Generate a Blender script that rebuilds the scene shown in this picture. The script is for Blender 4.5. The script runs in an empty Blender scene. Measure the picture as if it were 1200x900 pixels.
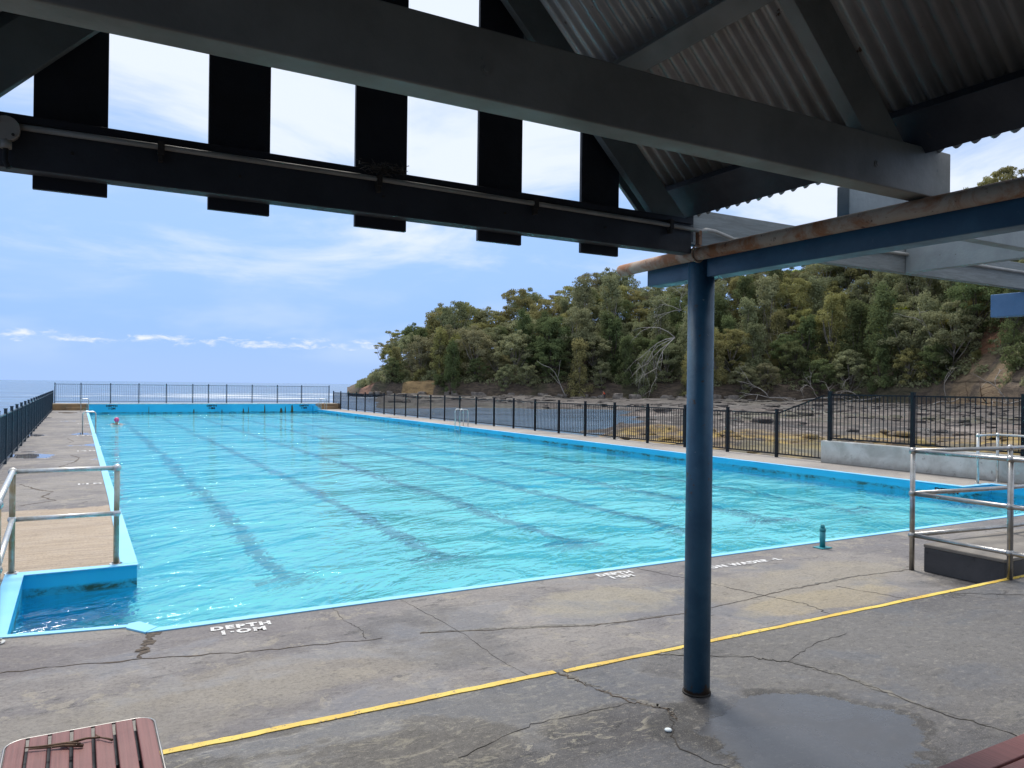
import bpy, bmesh, math, random
import numpy as np
from mathutils import Vector, Matrix, noise as mnoise
rad = math.radians
S = bpy.context.scene
COL = S.collection

# ------------------------------------------------------------------ camera
# world: +Y along the pool, +X across it, Z = 0 on the pool deck
CAM = Vector((0, 0, 1.9))
RT = Vector((0.87030201, -0.4923729, 0.01197229))
UP = Vector((-0.01156207, 0.00387695, 0.99992564))
FW = Vector((0.49238271, 0.87037572, 0.00231873))
cd = bpy.data.cameras.new("camera")
cd.sensor_width = 36; cd.lens = 898 / 1200 * 36
cd.clip_start = 0.05; cd.clip_end = 60000
cam = bpy.data.objects.new("camera", cd); COL.objects.link(cam)
M = Matrix((RT, UP, -FW)).transposed().to_4x4(); M.translation = CAM
cam.matrix_world = M
S.camera = cam

# ------------------------------------------------------------------ sky, sun, exposure
SUN_EL, SUN_AZ = rad(58), rad(12)          # azimuth measured from +Y towards +X
W = bpy.data.worlds.new("World"); S.world = W; W.use_nodes = True
nt = W.node_tree; nt.nodes.clear()
def wn(t, **k):
    n = nt.nodes.new(t)
    for a, b in k.items(): setattr(n, a, b)
    return n
def wl(a, b): nt.links.new(a, b)
def wmath(op, a, b=None, c=None, clamp=False):
    n = wn('ShaderNodeMath', operation=op, use_clamp=clamp)
    for i, v in enumerate((a, b, c)):
        if v is None: continue
        if isinstance(v, (int, float)): n.inputs[i].default_value = v
        else: wl(v, n.inputs[i])
    return n.outputs[0]
def wsmooth(v, a, b):
    n = wn('ShaderNodeMapRange', interpolation_type='SMOOTHSTEP'); wl(v, n.inputs[0])
    n.inputs[1].default_value = a; n.inputs[2].default_value = b
    return n.outputs[0]
sky = wn('ShaderNodeTexSky', sky_type='NISHITA', sun_disc=False)
sky.sun_elevation = SUN_EL; sky.sun_rotation = SUN_AZ
sky.air_density = 1.0; sky.dust_density = 0.6; sky.ozone_density = 1.5
tc = wn('ShaderNodeTexCoord')
sep = wn('ShaderNodeSeparateXYZ'); wl(tc.outputs['Generated'], sep.inputs[0])
zz = wmath('MAXIMUM', sep.outputs[2], 0.0)
# high thin cloud: a plane projection of the direction
den = wmath('ADD', zz, 0.12)
cmb = wn('ShaderNodeCombineXYZ')
wl(wmath('DIVIDE', sep.outputs[0], den), cmb.inputs[0]); wl(wmath('DIVIDE', sep.outputs[1], den), cmb.inputs[1])
def wnoise(vec, scale, detail, rough, dist=0.0, off=(0, 0, 0)):
    mp = wn('ShaderNodeMapping'); wl(vec, mp.inputs[0]); mp.inputs[1].default_value = off
    n = wn('ShaderNodeTexNoise'); wl(mp.outputs[0], n.inputs['Vector'])
    n.inputs['Scale'].default_value = scale; n.inputs['Detail'].default_value = detail
    n.inputs['Roughness'].default_value = rough; n.inputs['Distortion'].default_value = dist
    return n.outputs[0]
hi = wnoise(cmb.outputs[0], 0.85, 7, 0.58, 0.6, (3.1, 1.7, 0))
cover = wsmooth(zz, 0.10, 0.37)
hc = wmath('ADD', wmath('MULTIPLY', cover, 0.70), wmath('MULTIPLY', wmath('SUBTRACT', hi, 0.5), 2.3))
hc = wsmooth(hc, 0.02, 0.62)
hc = wmath('MULTIPLY', hc, wsmooth(zz, 0.06, 0.2))
# low cumulus bank above the horizon
az = wmath('ARCTAN2', sep.outputs[0], sep.outputs[1])
cl = wn('ShaderNodeCombineXYZ'); wl(wmath('MULTIPLY', az, 20.0), cl.inputs[0]); wl(wmath('MULTIPLY', zz, 60.0), cl.inputs[1])
lo = wnoise(cl.outputs[0], 1.9, 8, 0.62, 0.3, (7.3, 0.2, 0))
band = wmath('MULTIPLY', wsmooth(zz, 0.036, 0.046), wmath('SUBTRACT', 1.0, wsmooth(zz, 0.050, 0.068)))
lc = wsmooth(wmath('ADD', wmath('MULTIPLY', band, 0.26), wmath('MULTIPLY', lo, 0.85)), 0.62, 0.88)
lc = wmath('MULTIPLY', lc, band)
bigband = wmath('MULTIPLY', wsmooth(zz, 0.01, 0.05), wmath('SUBTRACT', 1.0, wsmooth(zz, 0.06, 0.16)))
lo2 = wnoise(cl.outputs[0], 0.25, 4, 0.5, 0.2, (1.3, 4.2, 0))
veil = wmath('MULTIPLY', wsmooth(lo2, 0.42, 0.7), wmath('MULTIPLY', bigband, 0.55))
def wmix(f, a, b):
    n = wn('ShaderNodeMix', data_type='RGBA')
    if isinstance(f, float): n.inputs[0].default_value = f
    else: wl(f, n.inputs[0])
    for i, v in ((6, a), (7, b)):
        if isinstance(v, tuple): n.inputs[i].default_value = (*v, 1)
        else: wl(v, n.inputs[i])
    return n.outputs[2]
# damp the sky dome's steep brightening at the horizon with moist sea air
base = wmix(wmath('MULTIPLY', wmath('SUBTRACT', 1.0, wsmooth(zz, 0.05, 0.42)), 0.93), sky.outputs[0], (2.45, 4.15, 8.0))
base = wmix(wmath('MULTIPLY', wmath('SUBTRACT', 1.0, wsmooth(zz, 0.0, 0.07)), 0.75), base, (3.2, 4.6, 7.6))
base = wmix(veil, base, (5.0, 6.0, 8.0))
base = wmix(hc, base, (6.3, 6.9, 8.0))
base = wmix(lc, base, (6.6, 7.0, 7.9))
bg = wn('ShaderNodeBackground'); wl(base, bg.inputs[0]); bg.inputs[1].default_value = 0.10
wl(bg.outputs[0], wn('ShaderNodeOutputWorld').inputs[0])

sd = bpy.data.lights.new("sun", 'SUN'); sd.energy = 2.5; sd.angle = rad(15); sd.color = (1.0, 0.95, 0.88)
sun = bpy.data.objects.new("sun", sd); COL.objects.link(sun)
sdir = Vector((math.sin(SUN_AZ) * math.cos(SUN_EL), math.cos(SUN_AZ) * math.cos(SUN_EL), math.sin(SUN_EL)))
sun.rotation_euler = sdir.to_track_quat('Z', 'Y').to_euler()
S.view_settings.view_transform = 'Standard'; S.view_settings.look = 'None'
S.view_settings.exposure = 0.45; S.view_settings.gamma = 1
S.view_settings.use_curve_mapping = False
S.render.engine = 'CYCLES'
S.cycles.max_bounces = 8; S.cycles.transparent_max_bounces = 8
S.cycles.use_denoising = True
S.cycles.caustics_refractive = True; S.cycles.caustics_reflective = False
S.cycles.sample_clamp_indirect = 6

# ------------------------------------------------------------------ material helper
class Mt:
    def __init__(s, name, rough=0.6, metal=0.0, spec=0.5):
        s.m = bpy.data.materials.new(name); s.m.use_nodes = True
        s.t = s.m.node_tree; s.b = s.t.nodes['Principled BSDF']; s.out = s.t.nodes['Material Output']
        s.b.inputs['Roughness'].default_value = rough; s.b.inputs['Metallic'].default_value = metal
        s.b.inputs['Specular IOR Level'].default_value = spec
        s.tc = s.t.nodes.new('ShaderNodeTexCoord'); s.P = s.tc.outputs['Object']
        s.wpos = s.t.nodes.new('ShaderNodeNewGeometry').outputs['Position']
    def n(s, t, **k):
        n = s.t.nodes.new(t)
        for a, b in k.items(): setattr(n, a, b)
        return n
    def put(s, sock, v):
        if isinstance(v, (int, float)): sock.default_value = v
        elif isinstance(v, tuple): sock.default_value = (*v, 1) if len(v) == 3 and sock.type == 'RGBA' else v
        else: s.t.links.new(v, sock)
    def mapv(s, v, scale=(1, 1, 1), loc=(0, 0, 0), rot=(0, 0, 0)):
        n = s.n('ShaderNodeMapping'); s.put(n.inputs[0], v)
        n.inputs[1].default_value = loc; n.inputs[2].default_value = rot; n.inputs[3].default_value = scale
        return n.outputs[0]
    def noise(s, scale, detail=5, rough=0.55, v=None, dist=0.0, col=False):
        n = s.n('ShaderNodeTexNoise'); s.put(n.inputs['Vector'], s.P if v is None else v)
        n.inputs['Scale'].default_value = scale; n.inputs['Detail'].default_value = detail
        n.inputs['Roughness'].default_value = rough; n.inputs['Distortion'].default_value = dist
        return n.outputs[1 if col else 0]
    def vor(s, scale, feature='DISTANCE_TO_EDGE', v=None, out=0):
        n = s.n('ShaderNodeTexVoronoi', feature=feature); s.put(n.inputs['Vector'], s.P if v is None else v)
        n.inputs['Scale'].default_value = scale
        return n.outputs[out]
    def step(s, v, a, b, lo=0.0, hi=1.0):
        n = s.n('ShaderNodeMapRange', interpolation_type='SMOOTHSTEP'); s.put(n.inputs[0], v)
        for i, x in enumerate((a, b, lo, hi)): n.inputs[i + 1].default_value = x
        return n.outputs[0]
    def ma(s, op, a, b=0.0, clamp=False):
        n = s.n('ShaderNodeMath', operation=op, use_clamp=clamp); s.put(n.inputs[0], a); s.put(n.inputs[1], b)
        return n.outputs[0]
    def mix(s, f, a, b, mode='MIX'):
        n = s.n('ShaderNodeMix', data_type='RGBA', blend_type=mode)
        s.put(n.inputs[0], f); s.put(n.inputs[6], a); s.put(n.inputs[7], b)
        return n.outputs[2]
    def xyz(s, v):
        n = s.n('ShaderNodeSeparateXYZ'); s.put(n.inputs[0], v); return n.outputs
    def color(s, c): s.put(s.b.inputs['Base Color'], c); return s
    def roughv(s, v): s.put(s.b.inputs['Roughness'], v); return s
    def bump(s, h, strength=0.3, dist=0.02):
        n = s.n('ShaderNodeBump'); s.put(n.inputs['Height'], h)
        n.inputs['Strength'].default_value = strength; n.inputs['Distance'].default_value = dist
        s.put(s.b.inputs['Normal'], n.outputs[0]); return n.outputs[0]
    def blob(s, cx, cy, rx, ry, wob=0.5, nscale=1.2, v=None, ang=0.0):
        """mask of a stain with an uneven outline centred on (cx, cy)"""
        p = s.mapv(s.wpos if v is None else v, (1 / rx, 1 / ry, 0), (-cx / rx, -cy / ry, 0))
        if ang:
            q = s.mapv(s.wpos, (1, 1, 0), (-cx, -cy, 0)); q = s.mapv(q, (1, 1, 0), (0, 0, 0), (0, 0, -ang)); p = s.mapv(q, (1 / rx, 1 / ry, 0))
        l = s.n('ShaderNodeVectorMath', operation='LENGTH'); s.put(l.inputs[0], p)
        w = s.noise(nscale, 8, 0.72, s.wpos)
        d = s.ma('ADD', l.outputs['Value'], s.ma('MULTIPLY', s.ma('SUBTRACT', w, 0.5), wob * 4))
        return s.step(d, 0.80, 1.12, 1.0, 0.0)

def paint(name, col, col2=None, rough=0.45, nscale=6, bump=0.15, metal=0.0, spec=0.5, chips=None, chip_at=.66):
    m = Mt(name, rough, metal, spec)
    n = m.noise(nscale, 6, 0.6)
    c2 = col2 or tuple(x * 0.75 for x in col)
    c = m.mix(m.step(n, 0.35, 0.68), col, c2)
    if chips:
        k = m.step(m.noise(nscale * 5, 6, 0.7), chip_at, chip_at + .04)
        c = m.mix(k, c, chips)
    m.color(c); m.roughv(m.step(n, 0.2, 0.8, rough * 0.8, min(1, rough * 1.3)))
    if bump: m.bump(m.noise(nscale * 12, 4, 0.6), bump, 0.004)
    return m.m

# ------------------------------------------------------------------ mesh helpers
class B:
    def __init__(s): s.v = []; s.f = []; s.sm = []
    def add(s, vs, fs, smooth=False):
        o = len(s.v); s.v += [tuple(v) for v in vs]
        for f in fs: s.f.append([i + o for i in f]); s.sm.append(smooth)
    def box(s, a, b, bev=0.0):
        x0, y0, z0 = a; x1, y1, z1 = b
        if x0 > x1: x0, x1 = x1, x0
        if y0 > y1: y0, y1 = y1, y0
        if z0 > z1: z0, z1 = z1, z0
        s.add([(x0, y0, z0), (x1, y0, z0), (x1, y1, z0), (x0, y1, z0), (x0, y0, z1), (x1, y0, z1), (x1, y1, z1), (x0, y1, z1)],
              [(0, 3, 2, 1), (4, 5, 6, 7), (0, 1, 5, 4), (1, 2, 6, 5), (2, 3, 7, 6), (3, 0, 4, 7)])
    def prism(s, poly, axis, a, b):
        """poly: 2D points; axis 'y': (x,z) extruded in y; 'z': (x,y) in z; 'x': (y,z) in x"""
        def P(p, t): return {'y': (p[0], t, p[1]), 'z': (p[0], p[1], t), 'x': (t, p[0], p[1])}[axis]
        n = len(poly); vs = [P(p, a) for p in poly] + [P(p, b) for p in poly]
        s.add(vs, [tuple(range(n)), tuple(range(2 * n - 1, n - 1, -1))] + [(i, i + n, (i + 1) % n + n, (i + 1) % n) for i in range(n)])
    def tube(s, pts, r, seg=12, caps=True):
        pts = [Vector(p) for p in pts]; rs = r if isinstance(r, (list, tuple)) else [r] * len(pts)
        rings = []; prev = None
        for i, p in enumerate(pts):
            d = (pts[min(i + 1, len(pts) - 1)] - pts[max(i - 1, 0)]).normalized()
            if prev is None:
                a = Vector((0, 0, 1)) if abs(d.z) < 0.9 else Vector((1, 0, 0))
                u = d.cross(a).normalized()
            else: u = (prev - d * prev.dot(d)).normalized()
            prev = u; w = d.cross(u)
            rings.append([p + (u * math.cos(t) + w * math.sin(t)) * rs[i] for t in [2 * math.pi * k / seg for k in range(seg)]])
        o = len(s.v); s.v += [tuple(q) for ring in rings for q in ring]
        for i in range(len(pts) - 1):
            for k in range(seg):
                s.f.append([o + i * seg + k, o + i * seg + (k + 1) % seg, o + (i + 1) * seg + (k + 1) % seg, o + (i + 1) * seg + k]); s.sm.append(True)
        if caps:
            s.f.append([o + k for k in range(seg)][::-1]); s.sm.append(False)
            s.f.append([o + (len(pts) - 1) * seg + k for k in range(seg)]); s.sm.append(False)
    def ball(s, c, r, seg=12, rings=8, sz=1.0):
        vs = [(c[0], c[1], c[2] + r * sz)]
        for i in range(1, rings):
            a = math.pi * i / rings
            for k in range(seg):
                t = 2 * math.pi * k / seg
                vs.append((c[0] + r * math.sin(a) * math.cos(t), c[1] + r * math.sin(a) * math.sin(t), c[2] + r * sz * math.cos(a)))
        vs.append((c[0], c[1], c[2] - r * sz)); L = len(vs) - 1
        fs = [(0, 1 + k, 1 + (k + 1) % seg) for k in range(seg)]
        for i in range(rings - 2):
            for k in range(seg):
                fs.append((1 + i * seg + k, 1 + (i + 1) * seg + k, 1 + (i + 1) * seg + (k + 1) % seg, 1 + i * seg + (k + 1) % seg))
        fs += [(L, 1 + (rings - 2) * seg + (k + 1) % seg, 1 + (rings - 2) * seg + k) for k in range(seg)]
        s.add(vs, fs, True)
    def obj(s, name, mat, parent=None, bevel=0.0):
        me = bpy.data.meshes.new(name); me.from_pydata(s.v, [], s.f)
        me.polygons.foreach_set('use_smooth', s.sm); me.update()
        if mat: me.materials.append(mat)
        o = bpy.data.objects.new(name, me); COL.objects.link(o)
        if parent:
            o.parent = parent
            o.matrix_parent_inverse = parent.matrix_basis.inverted()
        if bevel:
            bv = o.modifiers.new('bevel', 'BEVEL'); bv.width = bevel; bv.segments = 2; bv.limit_method = 'ANGLE'
        return o

def tag(o, label=None, cat=None, group=None, kind=None):
    if label: o['label'] = label
    if cat: o['category'] = cat
    if group: o['group'] = group
    if kind: o['kind'] = kind
    return o
def thing(name, label, cat, loc=(0, 0, 0), group=None):
    o = bpy.data.objects.new(name, None); COL.objects.link(o); o.location = loc; o.empty_display_size = 0.2
    return tag(o, label, cat, group)
def struct(o): o['kind'] = 'structure'; return o
def copy_tree(o, parent=None):
    c = o.copy(); COL.objects.link(c); c.parent = parent
    for ch in o.children: copy_tree(ch, c)
    return c
def sm(a, b, x):
    t = max(0.0, min(1.0, (x - a) / (b - a))); return t * t * (3 - 2 * t)
def table(xs, ys, x): return float(np.interp(x, xs, ys))

# ================================================================== materials
# pool deck concrete
def concrete_mat(name, kind):
    m = Mt(name, 0.85)
    big = m.noise(0.45, 6, 0.6, m.wpos, 0.3); mid = m.noise(2.2, 7, 0.65, m.wpos, 0.8); fine = m.noise(38, 5, 0.75, m.wpos)
    streak = m.noise(1.1, 7, 0.7, m.mapv(m.wpos, (0.7, 3.2, 1)), 1.2)
    grit = m.noise(140, 3, 0.7, m.wpos)
    if kind == 'deck':
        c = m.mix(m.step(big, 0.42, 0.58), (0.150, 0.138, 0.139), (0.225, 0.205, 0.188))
        c = m.mix(m.ma('MULTIPLY', m.step(m.noise(3.0, 10, 0.78, m.wpos, 0.5), 0.55, 0.575), 0.55), c, (0.31, 0.275, 0.215))
        c = m.mix(m.ma('MULTIPLY', m.step(m.noise(5.0, 10, 0.8, m.mapv(m.wpos, (.7, 1.8, 1), (3, 3, 0)), 0.4), 0.575, 0.595), 0.7), c, (0.05, 0.046, 0.047))
        c = m.mix(m.ma('MULTIPLY', m.step(streak, 0.56, 0.64), 0.65), c, (0.115, 0.108, 0.108))
        for (x, y, rx, ry, col, k) in [(4.2, 5.5, .75, .42, (0.30, 0.265, 0.19), .6), (6.2, 5.2, 1.5, .5, (0.27, 0.235, 0.175), .55), (5.9, 4.62, 1.0, .25, (0.32, 0.265, 0.165), .6),
                                       (1.3, 5.05, 1.3, .35, (0.25, 0.22, 0.175), .5), (0.3, 4.8, 1.1, .4, (0.24, 0.215, 0.175), .5), (2.4, 5.4, .6, .75, (0.088, 0.087, 0.093), .6), (0.0, 6.1, 1.4, .35, (0.135, 0.122, 0.128), .7)]:
            c = m.mix(m.ma('MULTIPLY', m.blob(x, y, rx, ry), k), c, col)
        X = m.xyz(m.wpos)
        c = m.mix(m.ma('MULTIPLY', m.step(X[0], 15.2, 15.35), m.step(big, .3, .6, .35, .75)), c, (0.40, 0.36, 0.315))
        sand = m.ma('MULTIPLY', m.step(X[1], 8.7, 8.75), m.step(m.ma('ADD', X[1], m.ma('MULTIPLY', mid, 0.5)), 13.35, 13.5, 1, 0))
        sand = m.ma('MULTIPLY', sand, m.step(X[0], 0.6, 0.7, 1, 0))
        line = m.noise(1.0, 5, 0.7, m.mapv(m.wpos, (1.2, 22, 1)), 0.6)
        sc = m.mix(m.step(line, 0.42, 0.66), (0.42, 0.33, 0.235), (0.29, 0.225, 0.165))
        c = m.mix(m.ma('MULTIPLY', sand, 0.95), c, sc)
        # long thin runs across the far strip, left by water
        run = m.ma('MULTIPLY', m.step(m.noise(0.8, 4, 0.7, m.mapv(m.wpos, (1.0, 5, 1)), 0.5), 0.62, 0.68), m.step(X[1], 13, 15))
        c = m.mix(m.ma('MULTIPLY', run, 0.6), c, (0.10, 0.095, 0.10))
        wetd = m.ma('MULTIPLY', m.step(m.noise(0.75, 5, 0.6, m.mapv(m.wpos, (1, 1.4, 1), (8, 3, 0)), .4), .50, .60), m.step(X[1], 7, 6.2))
        c = m.mix(m.ma('MULTIPLY', wetd, .35), c, (0.075, 0.073, 0.08))
        wet = m.ma('MAXIMUM', m.ma('MULTIPLY', wetd, .42), m.ma('MULTIPLY', m.step(X[1], 14, 15), m.step(m.noise(0.5, 4, 0.5, m.mapv(m.wpos, (1, .6, 1))), 0.60, 0.64)))
        cr_s = 0.36; crk = 0.6; calm = 1.0
    else:
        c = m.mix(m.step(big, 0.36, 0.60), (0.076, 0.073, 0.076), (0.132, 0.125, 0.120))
        flake = m.ma('MULTIPLY', m.step(m.noise(5.5, 9, 0.78, m.mapv(m.wpos, (0.8, 1.7, 1), rot=(0, 0, .25)), 0.8), 0.535, 0.555), m.ma('MAXIMUM', m.step(m.noise(0.8, 3, 0.5, m.wpos), 0.40, 0.52), m.blob(1.5, 3.35, 1.15, .50, .5, 2.5)))
        c = m.mix(m.ma('MULTIPLY', m.blob(1.5, 3.35, 1.25, .55, .5, 2.5), .45), c, (0.050, 0.047, 0.047))
        flake = m.ma('MULTIPLY', m.ma('MULTIPLY', flake, 1.3, True), m.step(m.xyz(m.wpos)[0], 2.3, 4.0, 1.0, 0.22))
        c = m.mix(m.ma('MULTIPLY', flake, 0.75), c, (0.30, 0.275, 0.21))
        pit = m.step(m.noise(4.5, 9, 0.8, m.mapv(m.wpos, (0.9, 2.2, 1)), 0.6), 0.575, 0.60)
        pit = m.ma('MULTIPLY', pit, m.step(m.xyz(m.wpos)[0], 2.6, 4.5, 1.0, 0.3))
        c = m.mix(m.ma('MULTIPLY', pit, 0.8), c, (0.018, 0.018, 0.019))
        c = m.mix(m.ma('MULTIPLY', m.blob(1.5, 3.6, 1.2, .42, .5, 3), .45), c, (0.15, 0.137, 0.115))
        c = m.mix(m.ma('MULTIPLY', m.blob(5.2, 3.2, 1.8, .7), .55), c, (0.118, 0.112, 0.106))
        c = m.mix(m.ma('MULTIPLY', m.blob(2.95, 3.15, .22, .16, .3, 3), .85), c, (0.03, 0.028, 0.026))
        c = m.mix(m.ma('MULTIPLY', m.blob(2.72, 2.95, .16, .28, .3, 3), .8), c, (0.035, 0.034, 0.033))
        pud = m.step(m.blob(3.35, 2.68, .60, .50, .30, 2.4), .35, .60)
        ring = m.blob(3.36, 2.70, .66, .56, .30, 2.4)
        c = m.mix(m.ma('MULTIPLY', m.step(ring, .2, .6), .75), c, (0.040, 0.037, 0.034))
        c = m.mix(m.ma('MULTIPLY', pud, .85), c, (0.062, 0.064, 0.070))
        c = m.mix(m.ma('MULTIPLY', m.blob(2.35, 2.75, .42, .28, .2, 2), .6), c, (0.095, 0.098, 0.108))
        damp = m.step(m.noise(0.8, 6, 0.6, m.mapv(m.wpos, (1, 1.3, 1), (4, 2, 0)), .4), 0.50, 0.58)
        c = m.mix(m.ma('MULTIPLY', damp, .4), c, (0.07, 0.069, 0.073))
        wet = m.ma('MAXIMUM', m.ma('MULTIPLY', pud, 0.62), m.ma('MULTIPLY', damp, 0.46))
        cr_s = 0.42; crk = 0.8; calm = m.ma('SUBTRACT', 1.0, m.ma('MULTIPLY', pud, .8))
    # cracks: wandering lines, only in places
    pw = m.n('ShaderNodeVectorMath', operation='ADD'); m.put(pw.inputs[0], m.wpos)
    nz = m.noise(1.6, 5, 0.6, m.wpos, col=True)
    sc_ = m.n('ShaderNodeVectorMath', operation='SCALE'); m.put(sc_.inputs[0], nz); sc_.inputs['Scale'].default_value = 1.1
    m.put(pw.inputs[1], sc_.outputs[0])
    d = m.vor(cr_s, v=m.mapv(pw.outputs[0], (1, 1, 0)))
    crack = m.ma('MULTIPLY', m.step(d, 0.0012, 0.0045, 1, 0), m.step(m.noise(0.7, 2, 0.5, m.wpos), 0.56, 0.64))
    c = m.mix(m.ma('MULTIPLY', crack, crk), c, (0.035, 0.03, 0.028))
    c = m.mix(m.ma('MULTIPLY', m.ma('MULTIPLY', m.step(fine, 0.47, 0.60), 0.5), calm), c, m.mix(0.55, c, (0.02, 0.018, 0.018)))
    g2 = m.noise(17, 8, 0.8, m.mapv(m.wpos, (.8, 1.4, 1), (7, 1, 0)))
    c = m.mix(m.ma('MULTIPLY', m.ma('MULTIPLY', m.step(g2, 0.55, 0.60), 0.5), calm), c, m.mix(0.6, c, (0.34, 0.31, 0.26)))
    c = m.mix(m.ma('MULTIPLY', m.step(m.noise(13, 8, 0.8, m.mapv(m.wpos, (.8, 1.6, 1), (1, 9, 0))), 0.565, 0.60), m.ma('MULTIPLY', calm, 0.6)), c, m.mix(0.6, c, (0.01, 0.01, 0.01)))
    c = m.mix(m.ma('MULTIPLY', m.ma('MULTIPLY', m.step(grit, 0.57, 0.64), 0.5), calm), c, (0.27, 0.25, 0.215))
    m.color(c)
    r = m.ma('SUBTRACT', m.step(mid, 0.3, 0.7, 0.68, 0.88), m.ma('MULTIPLY', wet, 0.78), True)
    m.roughv(r)
    h = m.ma('ADD', m.ma('MULTIPLY', fine, 0.5), m.ma('MULTIPLY', m.noise(9, 6, 0.7, m.wpos), 1.0))
    h = m.ma('SUBTRACT', h, m.ma('MULTIPLY', crack, 2.0))
    h = m.ma('MULTIPLY', h, m.ma('SUBTRACT', 1.0, m.ma('MULTIPLY', wet, 1.3), True))
    m.bump(h, 0.55, 0.012)
    return m.m
M_deck = concrete_mat('weathered_deck_concrete', 'deck')
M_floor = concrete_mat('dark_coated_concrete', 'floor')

def rough_concrete(name, a, b, dark=(0.1, 0.1, 0.095), bottom=None):
    m = Mt(name, 0.9)
    n = m.noise(1.3, 7, 0.65, m.wpos, .5); n2 = m.noise(7, 6, 0.75, m.wpos)
    c = m.mix(m.step(n, 0.35, 0.65), a, b)
    c = m.mix(m.ma('MULTIPLY', m.step(n2, 0.60, 0.68), 0.7), c, dark)
    if bottom:
        z = m.xyz(m.wpos)[2]
        c = m.mix(m.step(m.ma('ADD', z, m.ma('MULTIPLY', n2, -0.25)), bottom[0], bottom[1], 0.75, 0), c, dark)
    m.color(c); m.bump(n2, 0.5, 0.02)
    return m.m
M_parapet = rough_concrete('pale_parapet_concrete', (0.60, 0.61, 0.58), (0.40, 0.40, 0.37), (0.20, 0.19, 0.17), (-0.15, 0.12))
M_oldwall = rough_concrete('brown_stained_concrete', (0.20, 0.14, 0.085), (0.33, 0.20, 0.09), (0.06, 0.05, 0.045))
M_walk = rough_concrete('far_walkway_concrete', (0.42, 0.39, 0.34), (0.30, 0.27, 0.24))
M_bitumen = rough_concrete('bitumen_coated_face', (0.045, 0.045, 0.048), (0.07, 0.068, 0.07), (0.02, 0.02, 0.02))
M_blocktop = rough_concrete('brown_block_top', (0.26, 0.235, 0.20), (0.18, 0.16, 0.14), (0.08, 0.075, 0.07))

# pool paint
def pool_paint(name, col, col2, scum=False):
    m = Mt(name, 0.55)
    n = m.noise(0.7, 6, 0.6, m.wpos)
    c = m.mix(m.step(n, 0.3, 0.7), col, col2)
    c = m.mix(m.ma('MULTIPLY', m.step(m.noise(9, 6, 0.7, m.wpos), 0.62, 0.7), .3), c, (0.30, 0.42, 0.40))
    if scum:
        z = m.xyz(m.wpos)[2]
        n3 = m.noise(3.0, 7, 0.75, m.mapv(m.wpos, (1, 1, 2.5)), .5)
        line = m.ma('MULTIPLY', m.step(z, -0.26, -0.19), m.step(z, -0.17, -0.12, 1, 0))
        c = m.mix(m.ma('MULTIPLY', line, m.step(n3, 0.46, 0.60)), c, (0.02, 0.05, 0.035))
        c = m.mix(m.ma('MULTIPLY', line, .35), c, (0.03, 0.12, 0.09))
    m.color(c); m.bump(m.noise(20, 4, 0.6, m.wpos), .3, .005)
    return m.m
M_wall = pool_paint('blue_pool_wall_paint', (0.012, 0.44, 0.76), (0.03, 0.51, 0.82), True)
M_cope = pool_paint('light_blue_coping_paint', (0.19, 0.56, 0.86), (0.27, 0.62, 0.86))
M_floorpool = pool_paint('pale_blue_pool_floor', (0.15, 0.76, 0.84), (0.21, 0.82, 0.87))
M_lane = pool_paint('dark_lane_paint', (0.06, 0.33, 0.45), (0.08, 0.42, 0.53))
M_cap = paint('white_wall_cap', (0.72, 0.78, 0.80), (0.55, 0.62, 0.62), .7)
M_white = paint('worn_white_marking', (0.74, 0.74, 0.72), (0.52, 0.50, 0.48), .7, 14, .2, chips=(0.17, 0.155, 0.15), chip_at=.555)
M_black = paint('black_marking', (0.015, 0.02, 0.025), None, .7)
def yellow_mat():
    m = Mt('yellow_line_paint', .6)
    n = m.noise(14, 7, .7, m.wpos); n2 = m.noise(2.5, 5, .6, m.wpos)
    c = m.mix(m.step(n2, .4, .65), (0.72, 0.53, 0.09), (0.62, 0.40, 0.05))
    c = m.mix(m.step(m.noise(22, 8, .8, m.wpos), .57, .60), c, (0.13, 0.12, 0.10)); m.color(c); m.bump(n, .4, .006); return m.m
M_yellow = yellow_mat()
M_stain = paint('algae_stain', (0.03, 0.07, 0.03), (0.10, 0.06, 0.02), .8, 30)

# paints and metals of the shelter
M_navy = paint('navy_gloss_paint', (0.022, 0.095, 0.165), (0.016, 0.070, 0.130), .42, 5, .3, chips=(0.05, 0.11, 0.18))
def post_mat():
    m = Mt('navy_post_paint', .42)
    n = m.noise(6, 7, .65); z = m.xyz(m.wpos)[2]; ch = m.noise(26, 7, .75)
    c = m.mix(m.step(n, .35, .68), (0.030, 0.108, 0.178), (0.020, 0.080, 0.142))
    c = m.mix(m.step(ch, .685, .70), c, (0.28, 0.33, 0.36))
    foot = m.ma('ADD', m.ma('MULTIPLY', m.step(z, .125, .20, 1, 0), .28), m.noise(14, 7, .75))
    c = m.mix(m.step(foot, .60, .66), c, (0.07, 0.045, 0.03)); m.color(c)
    m.roughv(m.step(n, .3, .7, .34, .55)); m.bump(m.ma('ADD', m.noise(40, 4, .6), m.ma('MULTIPLY', ch, 2)), .35, .003); return m.m
M_post = post_mat()
M_bluelt = paint('lighter_blue_paint', (0.085, 0.19, 0.36), (0.07, 0.16, 0.31), .5, 5, .3)  # lighter blue than the navy, for the right-hand eave beam
M_slate = paint('dark_slate_timber_paint', (0.032, 0.037, 0.048), (0.022, 0.026, 0.034), .6, 3, .35, chips=(0.05, 0.05, 0.05))
M_batten = paint('blackened_batten_paint', (0.012, 0.015, 0.024), (0.007, 0.009, 0.015), .6, 3, .4, chips=(0.05, 0.05, 0.05), chip_at=.69)
M_grey = paint('grey_green_timber_paint', (0.24, 0.228, 0.196), (0.175, 0.166, 0.142), .6, 3, .4, chips=(0.16, 0.16, 0.14))
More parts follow.
